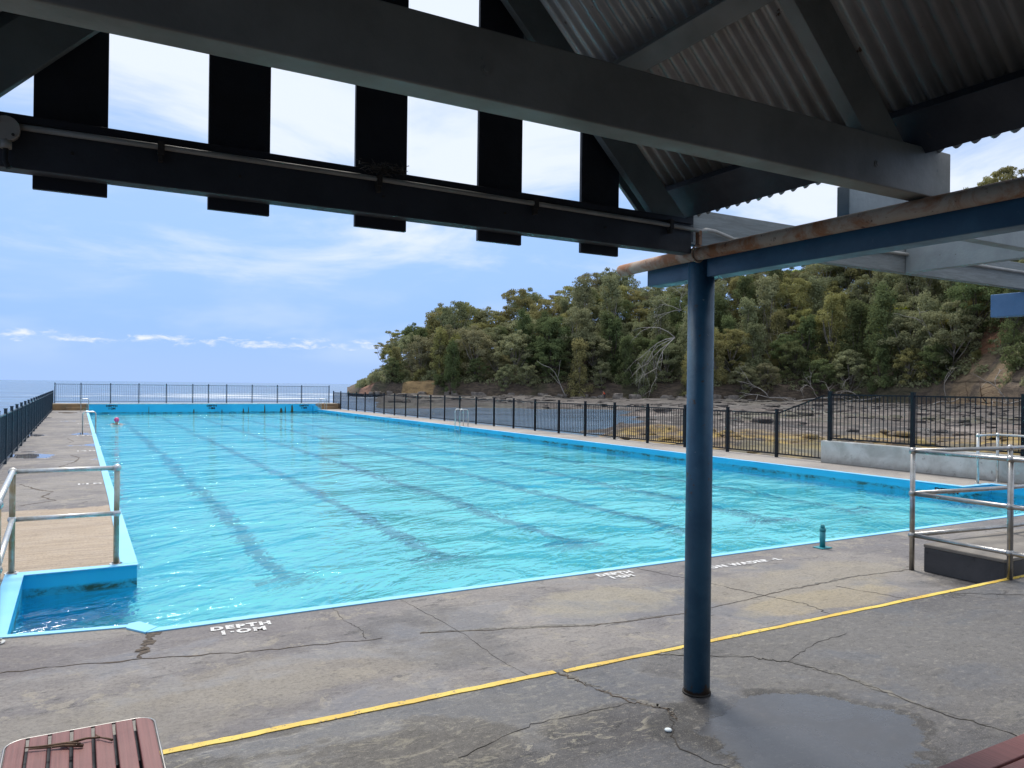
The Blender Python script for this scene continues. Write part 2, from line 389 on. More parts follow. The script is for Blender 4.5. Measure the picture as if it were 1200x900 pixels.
M_grey_lit = paint('daylit_grey_timber_paint', (0.17, 0.20, 0.20), (0.12, 0.14, 0.14), .6, 3, .4, chips=(0.22, 0.22, 0.2))  # teal daylight on gable rafters and barge boards mixed into the grey
M_greylt = paint('pale_grey_timber_paint', (0.30, 0.345, 0.36), (0.24, 0.275, 0.29), .65, 4, .5, chips=(0.14, 0.13, 0.12))
def wood_grey():
    m = Mt('weathered_grey_timber', .8)
    g = m.noise(1.0, 9, .75, m.mapv(m.wpos, (3.0, 20, 30)), 1.2); 
    c = m.mix(m.step(g, .35, .65), (0.24, 0.265, 0.265), (0.17, 0.185, 0.185))
    m.color(c); m.bump(g, .4, .004); return m.m
M_wood = wood_grey()
def rust():
    m = Mt('rusty_galvanised_pipe', .75)
    n = m.noise(5, 7, .7, m.wpos, .6); n2 = m.noise(28, 5, .7, m.wpos)
    c = m.mix(m.step(n, .42, .62), (0.42, 0.33, 0.25), (0.30, 0.12, 0.045))
    c = m.mix(m.step(n2, .58, .70), c, (0.07, 0.03, 0.015)); m.color(c); m.bump(n2, .5, .006); return m.m
M_rust = rust()
M_pvc = paint('grey_pvc_conduit', (0.34, 0.33, 0.30), (0.26, 0.25, 0.22), .5, 8, .1)
def corr():
    m = Mt('corrugated_roof_sheet', .5, .45)
    n = m.noise(2.2, 6, .6, m.wpos); 
    c = m.mix(m.step(n, .35, .7), (0.42, 0.42, 0.41), (0.29, 0.275, 0.25))
    c = m.mix(m.step(m.noise(9, 6, .75, m.wpos), .64, .70), c, (0.09, 0.05, 0.03))
    m.color(c); m.roughv(m.step(n, .3, .7, .34, .6)); return m.m
M_corr = corr()
M_steel = paint('brushed_stainless', (0.42, 0.41, 0.39), (0.30, 0.285, 0.26), .30, 9, .1, metal=1.0)
M_galv = paint('galvanised_rail', (0.62, 0.64, 0.65), (0.47, 0.46, 0.42), .38, 12, .2, metal=.7)
M_galvpost = paint('stained_galvanised_post', (0.40, 0.44, 0.40), (0.30, 0.24, 0.14), .45, 5, .2, metal=.6)
M_fence = paint('black_powder_coat', (0.006, 0.009, 0.013), (0.008, 0.012, 0.016), .55, 8, .05, spec=.25)
M_fence_sea = paint('dark_teal_powder_coat', (0.012, 0.035, 0.055), (0.010, 0.026, 0.042), .4, 8, .05)
M_picket = paint('reflection_pale_pickets', (0.16, 0.22, 0.28), (0.12, 0.17, 0.22), .5, 8, .05)  # paleness of light reflected off the pickets, put into their colour
M_teal = paint('teal_enamel', (0.02, 0.26, 0.30), (0.015, 0.20, 0.24), .4, 8, .1)
def plastic():
    m = Mt('red_brown_recycled_slat', .55)
    g = m.noise(1.0, 5, .6, m.mapv(m.P, (120, 2.0, 30))); g2 = m.noise(3, 5, .6)
    c = m.mix(m.step(g, .3, .7), (0.20, 0.068, 0.062), (0.135, 0.042, 0.038))
    c = m.mix(m.ma('MULTIPLY', m.step(g2, .4, .7), .4), c, (0.26, 0.115, 0.10)); m.color(c); m.bump(g, .5, .003); return m.m
M_slat = plastic()
M_alu = paint('aluminium_trim', (0.34, 0.33, 0.32), (0.24, 0.23, 0.22), .4, 8, .1, metal=.8)
M_twig = paint('dry_twig', (0.16, 0.09, 0.05), (0.09, 0.055, 0.035), .9, 30, .4)
M_drift = paint('bleached_driftwood', (0.42, 0.39, 0.35), (0.30, 0.27, 0.24), .9, 3, .4)
M_nest = paint('dark_nest_straw', (0.035, 0.030, 0.024), (0.11, 0.10, 0.085), .9, 40, .4)
M_skin = paint('skin', (0.55, 0.30, 0.21), (0.50, 0.27, 0.19), .55, 5, .05)
M_pink = paint('pink_swim_cap', (0.80, 0.10, 0.28), (0.72, 0.08, 0.24), .35, 5, .05)
M_orange = paint('orange_shirt', (0.80, 0.10, 0.03), (0.70, 0.08, 0.02), .8, 5, .2)
M_dark = paint('dark_trousers_and_gap_shade', (0.03, 0.035, 0.05), None, .8, 5, .2)

# ================================================================== the setting
# sea: one sheet past the horizon
def sea_mat():
    m = Mt('sea_water', 0.12); P = m.wpos
    X = m.xyz(P)
    n1 = m.noise(0.09, 8, .62, m.mapv(P, (.6, 1.3, 1)), .4); n2 = m.noise(0.9, 6, .6, P, .3); n3 = m.noise(0.012, 5, .6, m.mapv(P, (1, 2.0, 1)))
    c = m.mix(m.step(n3, .35, .65), (0.055, 0.115, 0.20), (0.085, 0.17, 0.26))
    # surf: long broken lines parallel to the shore, past the far end of the pool and off the point
    l = m.n('ShaderNodeVectorMath', operation='LENGTH'); m.put(l.inputs[0], m.mapv(P, (1 / 75, 1 / 60, 0), (-58 / 75, -205 / 60, 0)))
    zone = m.step(m.ma('ADD', l.outputs['Value'], m.ma('MULTIPLY', n1, .5)), .75, 1.35, 1, 0)
    fm = m.noise(0.11, 8, .68, m.mapv(P, (.30, 1.0, 1), (0, 9, 0), (0, 0, .25)), .9)
    foam = m.ma('MULTIPLY', zone, m.step(fm, .53, .60))
    c = m.mix(foam, c, (0.80, 0.84, 0.86))
    m.color(c); m.roughv(m.ma('MAXIMUM', m.step(n1, .3, .7, .10, .28), m.ma('MULTIPLY', foam, .8)))
    m.bump(m.ma('ADD', m.ma('MULTIPLY', n1, 2.5), m.ma('MULTIPLY', n2, .5)), .7, .5)
    return m.m
b = B()
r_, segs = 40000.0, 64
b.add([(r_ * math.cos(2 * math.pi * k / segs), r_ * math.sin(2 * math.pi * k / segs), -1.5) for k in range(segs)], [tuple(range(segs))])
struct(b.obj('sea', sea_mat()))

# rock platform and bay floor (world grid)
def uv_of(x, y):
    f = Vector((FW.x, FW.y)).normalized(); r = Vector((f.y, -f.x))
    d = x * f.x + y * f.y; s_ = x * r.x + y * r.y
    return (s_ / d if d > 1 else 9.0), d
def xy_of(u, d):
    f = Vector((FW.x, FW.y)).normalized(); r = Vector((f.y, -f.x))
    return f.x * d + r.x * u * d, f.y * d + r.y * u * d
U_B = [-.21, -.195, -.09, 0, .11, .245, .334, .445, .557, .668, .89, 1.2]
D_B = [216, 207, 192, 183, 178, 168, 168, 164, 146, 122, 92, 66]
def base_d(u): return table(U_B, D_B, u)
def rock_h(x, y):
    u, d = uv_of(x, y)
    n = mnoise.fractal(Vector((x * .05, y * .05, 0)), 1.0, 2.0, 5)
    n2 = mnoise.fractal(Vector((x * .22 + y * .05, y * .42, 3)), 1.0, 2.0, 4)
    n3 = mnoise.fractal(Vector((x * .12, y * .12, 8)), 1.0, 2.0, 5)
    h = -1.05 + .30 * n + .22 * n2 + .30 * n3
    # the bay: water close to the pool's far half, out to about 110 m
    bay = (1 - sm(-.04, .19, u + .10 * n + (40 - min(d, 60)) * .004)) * (1 - sm(100, 122, d + 14 * n))
    h -= 1.0 * bay
    h += .35 * sm(base_d(max(-.2, u)) - 30, base_d(max(-.2, u)), d)
    if u < -.165: h -= 2.2 * sm(-.165, -.195, u + .01 * n)
    # flat ledges
    q = .22; k = math.floor(h / q); fr = (h / q) - k
    h = (k + sm(.25, .75, fr)) * q
    return h
b = B()
xs = list(np.arange(17.15, 60, .55)) + list(np.arange(60, 240, 1.6)); ys = list(np.arange(-6, 60, .6)) + list(np.arange(60, 230, 1.4))
nx, ny = len(xs), len(ys)
vs = []
for y in ys:
    for x in xs: vs.append((x, y, rock_h(x, y)))
b.add(vs, [(j * nx + i, j * nx + i + 1, (j + 1) * nx + i + 1, (j + 1) * nx + i) for j in range(ny - 1) for i in range(nx - 1)], True)
def rock_mat():
    m = Mt('tidal_rock', .8); P = m.wpos; X = m.xyz(P)
    l = m.n('ShaderNodeVectorMath', operation='LENGTH'); m.put(l.inputs[0], m.mapv(P, (1, 1, 0)))
    V = m.mapv(P, rot=(0, 0, rad(29.5)))                     # rock beds run out towards the headland
    st = m.noise(1.0, 8, .68, m.mapv(V, (.16, .055, 1)), .5); fine = m.noise(1.0, 8, .72, m.mapv(V, (.9, .30, 3)), .4); big = m.noise(.03, 4, .5, P)
    c = m.mix(m.step(st, .40, .60), (0.045, 0.037, 0.031), (0.15, 0.122, 0.105))
    c = m.mix(m.ma('MULTIPLY', m.step(fine, .54, .60), .85), c, (0.045, 0.037, 0.032))
    c = m.mix(m.ma('MULTIPLY', m.step(m.noise(1.0, 7, .7, m.mapv(V, (.35, .11, 1), (5, 5, 0)), .4), .55, .61), .8), c, (0.25, 0.21, 0.185))
    c = m.mix(m.ma('MULTIPLY', m.step(m.noise(1.0, 7, .7, m.mapv(V, (.30, .085, 1), (15, 7, 0)), .6), .57, .61), .85), c, (0.03, 0.025, 0.022))
    near = m.step(l.outputs['Value'], 62, 40); c = m.mix(m.ma('MULTIPLY', m.ma('MULTIPLY', near, m.step(X[1], 16, 21)), .6), c, m.mix(m.step(st, .42, .56), (0.07, 0.045, 0.025), (0.20, 0.13, 0.06)))
    g = m.ma('MULTIPLY', m.blob(31, 27, 15, 15, .40, .06), m.step(m.noise(1.0, 7, .65, m.mapv(V, (.4, .16, 1), (9, 1, 0)), .3), .42, .50))
    c = m.mix(m.ma('MULTIPLY', g, .85), c, m.mix(m.step(fine, .40, .58), (0.36, 0.25, 0.06), (0.16, 0.10, 0.03)))
    gr = m.ma('MULTIPLY', m.step(big, .5, .6), m.step(st, .5, .6, .5, 0)); c = m.mix(gr, c, (0.09, 0.09, 0.04))
    far = m.ma('MULTIPLY', m.step(l.outputs['Value'], 95, 130), .72); c = m.mix(far, c, m.mix(fine, (0.025, 0.021, 0.018), (0.105, 0.092, 0.082)))
    dk = m.step(m.noise(1.0, 8, .75, m.mapv(V, (.11, .30, 1), (3, 40, 0)), .5), .53, .57)
    c = m.mix(m.ma('MULTIPLY', dk, .85), c, (0.032, 0.026, 0.022))
    lt = m.step(m.noise(1.0, 8, .75, m.mapv(V, (.13, .34, 1), (33, 4, 0)), .5), .56, .60)
    c = m.mix(m.ma('MULTIPLY', lt, .35), c, (0.27, 0.235, 0.21))
    # shallow pools left by the tide
    pl = m.ma('MULTIPLY', m.step(m.noise(1.0, 6, .6, m.mapv(V, (.22, .07, 1), (2, 30, 0)), .4), .60, .63), m.step(l.outputs['Value'], 90, 60))
    c = m.mix(m.ma('MULTIPLY', pl, .6), c, (0.06, 0.055, 0.045))
    m.color(c); m.roughv(m.ma('SUBTRACT', m.step(st, .3, .6, .6, .95), m.ma('MULTIPLY', pl, .55), True)); m.bump(m.ma('ADD', fine, m.ma('MULTIPLY', st, 2)), .9, .25); return m.m
struct(b.obj('rock_platform', rock_mat()))

# headland
U_H = [-.215, -.19, -.178, -.15, -.11, -.089, -.045, 0, .045, .089, .134, .22, .334, .445, .557, .612, .668, .89, 1.2]
H_H = [.8, 3.5, 6, 9.5, 10, 12, 12, 11.5, 15, 20, 22, 22, 23, 28, 32.5, 34.5, 34.5, 34, 32]
def hill(u, t):
    """height of the headland at bearing slope u, t metres behind its foot"""
    H = table(U_H, H_H, u)
    x, y = xy_of(u, base_d(u) + t)
    n = mnoise.fractal(Vector((x * .07, y * .07, 1.3)), 1.0, 2.0, 4); n2 = mnoise.fractal(Vector((x * .35, y * .35, 5)), 1.0, 2.0, 3)
    cliff = min(3.2, H * .5) * sm(-.3, 1.6 + n, t)
    body = (H - min(3.2, H * .5)) * (sm(0, 1, max(0, (t - 1) / 44.)) * .45 + .55 * min(1, max(0, (t - 1) / 36.)))
    z = -.75 + cliff + body + (1.3 * n * sm(2, 10, t)) + .35 * n2
    if t > 60: z -= H * .35 * sm(60, 110, t)
    return z
us = np.linspace(-.215, 1.2, 300); ts = list(np.arange(-1.2, 3, .35)) + list(np.arange(3, 12, 1.0)) + list(np.arange(12, 112, 3.0))
b = B(); vs = []
for u in us:
    for t in ts:
        x, y = xy_of(u, base_d(u) + t); vs.append((x, y, hill(u, t)))
n_ = len(ts)
b.add(vs, [(i * n_ + j, i * n_ + j + 1, (i + 1) * n_ + j + 1, (i + 1) * n_ + j) for i in range(len(us) - 1) for j in range(n_ - 1)], True)
SLIP = []                                    # bare earth patches: (u, t, radius)
def spot(u, t): x, y = xy_of(u, base_d(u) + t); return x, y, hill(u, t)
def earth_mat():
    m = Mt('headland_soil_and_rock', .95); P = m.wpos
    n = m.noise(.5, 7, .65, m.mapv(P, (1, 1, 3)), .6); f = m.noise(2.5, 6, .7, m.mapv(P, (1, 1, 4)))
    c = m.mix(m.step(n, .38, .62), (0.070, 0.052, 0.038), (0.15, 0.11, 0.075))
    c = m.mix(m.step(f, .56, .66), c, (0.025, 0.02, 0.016))
    c = m.mix(m.ma('MULTIPLY', m.step(m.noise(.12, 4, .5, P), .5, .6), .4), c, (0.05, 0.06, 0.02))
    for (u, t, rx, ry, col) in PATCH:
        x, y, _ = spot(u, t); c = m.mix(m.ma('MULTIPLY', m.blob(x, y, rx, ry, .3, .3), .92), c, m.mix(m.step(n, .4, .65), col, tuple(q * .55 for q in col)))
    m.color(c); m.bump(m.ma('ADD', n, f), .9, .3); return m.m
PATCH = [(-.130, 1.2, 3.2, 3.0, (0.42, 0.27, 0.12)), (-.112, 1.2, 3.0, 3.0, (0.42, 0.27, 0.12)), (-.188, 2.5, 3.2, 3.0, (0.40, 0.21, 0.14)),
         (.620, 12, 3.5, 3, (0.36, 0.17, 0.09)), (.636, 18, 3.5, 3, (0.38, 0.20, 0.12)), (.65, 25, 3.5, 3, (0.36, 0.20, 0.12)), (.60, 5, 5, 3.5, (0.24, 0.17, 0.10)), (.63, 3, 5, 3, (0.24, 0.17, 0.10))]
struct(b.obj('headland', earth_mat()))

# deck slabs (solid boxes with the pool left open between them)
b = B()
for a, c in [((-5, -9, -2.8), (17.15, 6.41, 0)), ((-1.62, 6.41, -2.8), (-.5, 8.85, 0)), ((-1.62, 8.85, -2.8), (.5, 57.7, 0)),
             ((15.3, 8.85, -2.8), (17.15, 57.7, 0)), ((16.3, 6.41, -2.8), (17.15, 8.85, 0))]: b.box(a, c)
b.prism([(-.5, 6.41), (.5, 6.41), (.41, 6.6), (-.5, 6.76)], 'z', -2.8, 0)
b.prism([(15.3, 6.41), (16.3, 6.41), (16.3, 6.70), (15.39, 6.6)], 'z', -2.8, 0)
struct(b.obj('pool_deck', M_deck))
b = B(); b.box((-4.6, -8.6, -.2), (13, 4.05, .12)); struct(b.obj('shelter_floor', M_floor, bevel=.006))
b = B(); b.box((-1.62, 56.42, -2.9), (17.15, 58.6, .42)); struct(b.obj('far_walkway', M_walk))

# pool water
def water_mat():
    m = Mt('pool_water_surface', 0.0)
    g = m.n('ShaderNodeBsdfGlass'); g.inputs['IOR'].default_value = 1.33; g.inputs['Roughness'].default_value = 0.035
    g.inputs['Color'].default_value = (0.84, 0.99, 0.99, 1)
    P = m.wpos
    v = m.mapv(P, (1, 1, 1), rot=(0, 0, rad(-29)))
    w1 = m.noise(.95, 4, .5, m.mapv(v, (.75, 1.5, 1)), .7)
    w2 = m.noise(4.2, 3, .5, m.mapv(v, (.8, 1.5, 1)), .6)
    w3 = m.noise(0.42, 2, .5, v, .3)
    # ruffled and calmer areas
    amp = m.step(m.noise(.16, 3, .5, P), .32, .68, .65, 1.15)
    h = m.ma('MULTIPLY', m.ma('ADD', m.ma('ADD', m.ma('MULTIPLY', w1, 1.0), m.ma('MULTIPLY', w2, .24)), m.ma('MULTIPLY', w3, 1.5)), amp)
    bp = m.n('ShaderNodeBump'); m.put(bp.inputs['Height'], h); bp.inputs['Strength'].default_value = 1.0; bp.inputs['Distance'].default_value = .165
    m.put(g.inputs['Normal'], bp.outputs[0])
    m.t.links.new(g.outputs[0], m.out.inputs['Surface'])
    return m.m
b = B(); zw = -.22
b.add([(-.5, 6.7, zw), (.45, 6.45, zw), (15.3, 6.45, zw), (16.3, 6.7, zw), (16.3, 8.85, zw), (15.3, 8.85, zw), (15.3, 56.4, zw), (.5, 56.4, zw), (.5, 8.85, zw), (-.5, 8.85, zw)], [tuple(range(10))])
struct(b.obj('pool_water', water_mat()))
SCENE2 = True

# ================================================================== swimming pool
pool = thing('swimming_pool', 'long rectangular sea pool painted bright blue, filled with rippling turquoise water', 'swimming pool', (7.9, 31, 0))
e = .006
def wallbox(b, x0, y0, x1, y1, top=-.003): b.box((x0, y0, -2.75), (x1, y1, top))
T = .05
b = B()
b.box((.5 + e, 8.85 + T, -2.75), (.5 + T, 56.4, -.003)); b.obj('pool_wall', M_wall, pool)
b = B(); b.box((15.3 - T, 8.85 + T, -2.75), (15.3 - e, 56.4, -.003)); b.obj('pool_wall', M_wall, pool)
b = B(); b.box((.56, 56.4 - T, -2.75), (15.24, 56.4 + .012, .385)); b.obj('end_wall', M_wall, pool)
b = B(); b.box((.52, 6.41 + e, -2.75), (15.28, 6.41 + T, -.003)); b.obj('pool_wall', M_wall, pool)
# alcoves: left and right mirror each other (X = 7.9)
for s_ in (1, -1):
    mx = lambda x: x if s_ == 1 else 15.8 - x
    b = B()
    b.box((mx(-.5 + e), 8.85 - T, -2.75), (mx(.5 + T), 8.85 + T, -.003))
    b.box((mx(-.5 + e), 6.77, -2.75), (mx(-.5 + T), 8.85 - T, -.003))
    b.prism([(mx(-.49), 6.765), (mx(.41), 6.607), (mx(.50), 6.42), (mx(.54), 6.46), (mx(.45), 6.65), (mx(-.49), 6.81)][::s_], 'z', -2.75, -.003)
    b.obj('alcove_wall', M_wall, pool)
    b = B(); z0, z1 = .001, .010
    b.prism([(mx(-.5), 8.78), (mx(.56), 8.78), (mx(.56), 8.87), (mx(-.5), 8.93)][::s_], 'z', z0, z1)
    b.prism([(mx(.40), 8.87), (mx(.56), 8.87), (mx(.56), 14), (mx(.44), 14)][::s_], 'z', z0, z1 + .002)
    b.prism([(mx(.44), 14), (mx(.56), 14), (mx(.56), 56.35), (mx(.44), 56.35)][::s_], 'z', z0, z1 + .002)
    b.prism([(mx(-.60), 6.74), (mx(-.44), 6.72), (mx(-.44), 8.78), (mx(-.60), 8.90)][::s_], 'z', z0, z1 + .001)
    b.prism([(mx(-.44), 6.72), (mx(.36), 6.58), (mx(.40), 6.64), (mx(-.44), 6.79)][::s_], 'z', z0, z1)
    b.prism([(mx(.34), 6.55), (mx(.46), 6.37), (mx(.55), 6.47), (mx(.44), 6.68), (mx(.36), 6.66)][::s_], 'z', z0, z1 + .004)
    b.obj('coping_strip', M_cope, pool)
b = B(); b.box((.47, 6.375, .001), (15.33, 6.465, .010)); b.obj('coping_strip', M_cope, pool)
b = B(); b.box((.5, 56.34, .385), (15.3, 56.56, .44)); b.obj('wall_cap', M_cap, pool)
# floor: slopes from 1.0 m to 1.8 m of water
def floor_z(y): return -1.20 - .24 * sm(6, 56, y)
b = B(); ysl = [6.3, 8, 12, 20, 30, 40, 50, 56.45]
b.add([(x, y, floor_z(y)) for y in ysl for x in (-.6, 16.4)], [(2 * i, 2 * i + 1, 2 * i + 3, 2 * i + 2) for i in range(len(ysl) - 1)])
b.obj('pool_floor', M_floorpool, pool)
for k in range(6):
    x = 2.2 + 2.12 * k; b = B(); ysl = list(np.linspace(9.6, 54.2, 24))
    b.add([(x + dx, y, floor_z(y) + .012) for y in ysl for dx in (-.13, .13)], [(2 * i, 2 * i + 1, 2 * i + 3, 2 * i + 2) for i in range(len(ysl) - 1)])
    b.add([(x - .45, 9.3, floor_z(9.3) + .012), (x + .45, 9.3, floor_z(9.3) + .012), (x + .45, 9.58, floor_z(9.58) + .012), (x - .45, 9.58, floor_z(9.58) + .012)], [(0, 1, 2, 3)])
    b.obj('lane_line', M_lane, pool)
random.seed(4)
for x, w, h, mt in [(6.89, .10, .30, M_stain), (8.71, .07, .28, M_stain), (10.14, .10, .34, M_stain), (10.48, .06, .45, M_stain), (11.6, .10, .60, M_stain), (12.75, .20, .36, M_stain), (13.05, .08, .48, M_stain), (13.53, .18, .60, M_stain), (4.1, .04, .5, M_stain)]:
    b = B(); z0 = -.24
    pts = [(x - w / 2, z0), (x + w / 2, z0), (x + w * .42, z0 + h * .6), (x + w * .1, z0 + h), (x - w * .25, z0 + h * .85)]
    b.prism(pts, 'y', 56.4 - T - .006, 56.4 - T - .001); b.obj('wall_stain', mt, pool)
# step blocks where the end wall meets the right side
b = B(); b.box((15.0, 56.0, -1), (15.3, 56.34, .24)); b.box((15.3, 56.0, -.0), (15.5, 56.4, .12)); b.obj('corner_step', M_wall, pool)
b = B(); b.box((-1.60, 56.30, .001), (.46, 56.44, .40)); b.box((-.7, 56.1, .001), (.44, 56.30, .20))
tag(b.obj('retaining_wall', M_oldwall, bevel=.02), 'low brown stained wall at the far end of the left walkway', 'wall')
b = B(); b.box((15.55, 56.3, .001), (17.1, 56.44, .40)); b.box((15.6, 56.1, .001), (16.6, 56.3, .2))
tag(b.obj('retaining_wall', M_oldwall, bevel=.02), 'low brown stained wall at the far right corner of the pool', 'wall')

# ================================================================== pool ladders
def ladder(label, x_edge, y, side, h=.78, w=.42):
    """two looped rails over the pool edge at x_edge; side=+1 when the water is towards +X"""
    t = thing('pool_ladder', label, 'ladder', (x_edge, y, 0), 'steel ladders into the pool')
    for dy in (-.25, .25):
        b = B(); xa = x_edge - side * w * .85; xb = x_edge + side * w * .15; r = .10
        pts = [(xa, y + dy, 0)] + [(xa, y + dy, h - r)]
        for a in range(1, 6): q = math.pi / 2 * a / 5; pts.append((xa + side * r * (1 - math.cos(q)), y + dy, h - r + r * math.sin(q)))
        pts.append((xb - side * r, y + dy, h))
        for a in range(1, 6): q = math.pi / 2 * a / 5; pts.append((xb - side * r * (1 - math.sin(q)), y + dy, h - r + r * math.cos(q)))
        pts.append((xb, y + dy, -1.0)); b.tube(pts, .021, 10); b.obj('rail', M_galv, t)
    for k in range(3):
        b = B(); b.box((x_edge + side * .02, y - .23, -.18 - .27 * k), (x_edge + side * .11, y + .23, -.15 - .27 * k)); b.obj('tread', M_cope if k == 0 else M_galv, t)
    return t
ladder('nearer silver ladder on the left walkway beside the pool', .5, 31.6, 1)
ladder('small silver ladder at the far left end of the pool', .5, 54.2, 1)
ladder('silver ladder halfway along the right side of the pool', 15.3, 32.0, -1)
ladder('small silver ladder at the far right corner of the pool', 15.35, 55.3, -1)

# ================================================================== fences
def fence(label, pts, posts, h, mat, zb, gap=.085, pitch=.112, pw=.055, ph=.12, tops=None, skip=(), pk=.008, last=True, pmat=None):
    """posts: positions along a straight run pts[0]->pts[1] (metres); h: panel top above zb"""
    a, c = Vector(pts[0]), Vector(pts[1]); d = (c - a).normalized()
    t = thing('pool_fence', label, 'fence', (a.x, a.y, zb))
    side = Vector((-d.y, d.x, 0))
    def P(s, z, o=0): q = a + d * s + side * o; return (q.x, q.y, zb + z)
    def bar(b, s0, s1, z0, z1, w, z0b=None, z1b=None):
        z0b = z0 if z0b is None else z0b; z1b = z1 if z1b is None else z1b
        vs = [P(s0, z0, -w), P(s1, z0b, -w), P(s1, z0b, w), P(s0, z0, w), P(s0, z1, -w), P(s1, z1b, -w), P(s1, z1b, w), P(s0, z1, w)]
        b.add(vs, [(0, 3, 2, 1), (4, 5, 6, 7), (0, 1, 5, 4), (1, 2, 6, 5), (2, 3, 7, 6), (3, 0, 4, 7)])
    tops = tops or [h] * len(posts); bots = [gap] * len(posts)
    for i, s in enumerate(posts):
        if i == len(posts) - 1 and not last: continue
        b = B(); hh = tops[i] + ph
        bar(b, s - pw / 2, s + pw / 2, 0, hh, pw / 2); bar(b, s - pw * .62, s + pw * .62, hh + .001, hh + .016, pw * .62)
        b.obj('post', mat, t)
    for i in range(len(posts) - 1):
        if i in skip: continue
        s0, s1 = posts[i] + pw / 2, posts[i + 1] - pw / 2; h0, h1 = tops[i], tops[i + 1]
        b = B(); bar(b, s0, s1, h0 - .035, h0, .016, h1 - .035, h1); bar(b, s0, s1, gap, gap + .035, .016)
        n = max(1, round((s1 - s0) / pitch)); st = (s1 - s0) / n
        for k in range(n):
            s = s0 + st * (k + .5); zt = h0 + (h1 - h0) * (s - s0) / (s1 - s0)
            if i % 97 == 0 and False: pass
            bar(b, s - pk, s + pk, gap + .03, zt - .03, pk)
        b.obj('picket_panel', pmat or mat, t)
    return t
ly = [6.0 + 1.83 * i for i in range(28)] + [57.5]
fence('dark picket fence along the left walkway beside the sea', ((-1.42, 0, 0), (-1.42, 60, 0)), ly, 1.14, M_fence_sea, 0, pw=.065, ph=.10)
fx = [-1.32, .15, 1.87, 3.57, 5.27, 6.96, 7.99, 9.21, 10.96, 12.75, 14.52, 16.6]
fence('picket fence across the far end of the pool in front of the open sea', ((0, 57.6, 0), (20, 57.6, 0)), fx, 1.26, M_fence_sea, .42, pw=.06, ph=.06, pmat=M_picket)
ry = [57.6 - 1.832 * i for i in range(23)] + [14.95]
ry = [57.6 - (57.6 - 14.95) * i / 23 for i in range(24)]
L0 = 60
fence('low black picket fence along the right side of the pool beside the tidal rocks', ((16.95, 60, 0), (16.95, 0, 0)), [60 - y for y in ry] + [60 - 13.36], 1.24, M_fence, 0, pw=.07, ph=.09, tops=[1.24] * 24 + [1.76], last=False)
fence('tall black picket fence standing on the pale concrete parapet', ((16.98, 60, 0), (16.98, 0, 0)), [60 - 13.24, 60 - 10.97, 60 - 8.55, 60 - 6.1, 60 - 3.7, 60 - 1.3], 1.21, M_fence, .575, gap=.05, pw=.085, ph=.06)
b = B(); b.box((16.86, -4, .001), (17.1, 13.42, .57))
tag(b.obj('parapet', M_parapet, bevel=.015), 'low pale concrete parapet under the tall fence right of the pool', 'wall')

# ================================================================== handrails
def handrail(name, label, posts, rails, mat_r, mat_p, r=.027, flange=True):
    t = thing(name, label, 'railing', posts[0][0])
    for (p, zt) in posts:
        b = B(); b.tube([p, (p[0], p[1], zt)], r, 14); po = b.obj('post', mat_p, t)
        if flange:
            b = B(); b.tube([(p[0], p[1], p[2] + .001), (p[0], p[1], p[2] + .012)], .062, 16)
            for k in range(4): q = math.pi / 4 + math.pi / 2 * k; b.tube([(p[0] + .045 * math.cos(q), p[1] + .045 * math.sin(q), p[2] + .01), (p[0] + .045 * math.cos(q), p[1] + .045 * math.sin(q), p[2] + .022)], .008, 8)
            f = b.obj('flange', mat_r, po)
    done = set()
    for path in rails:
        b = B(); b.tube(path, r * .88, 12); b.obj('rail', mat_r, t)
        for q in path[:]:
            k = tuple(round(v, 2) for v in q)
            if any(abs(q[0] - p[0][0]) < .02 and abs(q[1] - p[0][1]) < .02 for p in posts) and k not in done:
                done.add(k); b = B(); b.ball(q, r * 1.5, 14, 8); b.obj('fitting', mat_r, t)
    return t
# left alcove
z1, z2 = 1.0, .53
pa, pb, pc = (.36, 8.93), (-.55, 8.93), (-.50, 6.62)
handrail('alcove_railing', 'galvanised two-rail railing round the pool alcove on the left walkway',
         [((*pa, 0), z1), ((*pb, 0), z1), ((*pc, 0), z1)],
         [[(*pa, z), (*pb, z)] for z in (z1, z2)] + [[(*pb, z), (*pc, z)] for z in (z1, z2)], M_galv, M_galvpost)
# right alcove, across the pool
pa, pb, pc = (16.0, 8.93), (16.72, 8.93), (16.72, 6.62)
handrail('alcove_railing', 'galvanised railing on the far side of the right corner of the pool before the parapet',
         [((*pa, 0), z1), ((*pb, 0), z1), ((*pc, 0), z1)],
         [[(*pa, z), (*pb, z)] for z in (z1, z2)] + [[(*pb, z), (*pc, z)] for z in (z1, z2)], M_galv, M_galv)
# concrete block and its railing
bl = thing('concrete_block', 'low square concrete block with black coated sides beside the yellow line', 'concrete block', (9.5, 4.5, 0))
b = B(); b.box((7.75, 4.056, .002), (13.5, 4.87, .255)); b.obj('block_body', M_bitumen, bl, bevel=.008)
b = B(); b.box((7.745, 4.056, .256), (13.5, 4.875, .292)); b.obj('block_top', M_blocktop, bl, bevel=.01)
zr = (1.26, .81, .37); pz = [((7.70, 4.97, 0), 1.27), ((7.70, 3.99, .12), 1.27), ((7.70, 2.9, .12), 1.27), ((7.70, 1.8, .12), 1.27), ((9.25, 4.80, .292), 1.27), ((11.0, 4.80, .292), 1.27)]
rl = []
for z in zr:
    rl.append([(7.70, 4.97, z), (7.70, 3.99, z), (7.70, 2.9, z), (7.70, 1.8, z)])
    rl.append([(7.70, 4.97, z), (9.25, 4.80, z), (11.0, 4.80, z)])
handrail('corner_railing', 'stainless three-rail corner railing round the black-sided block at the right', pz, rl, M_steel, M_steel, .026, flange=False)

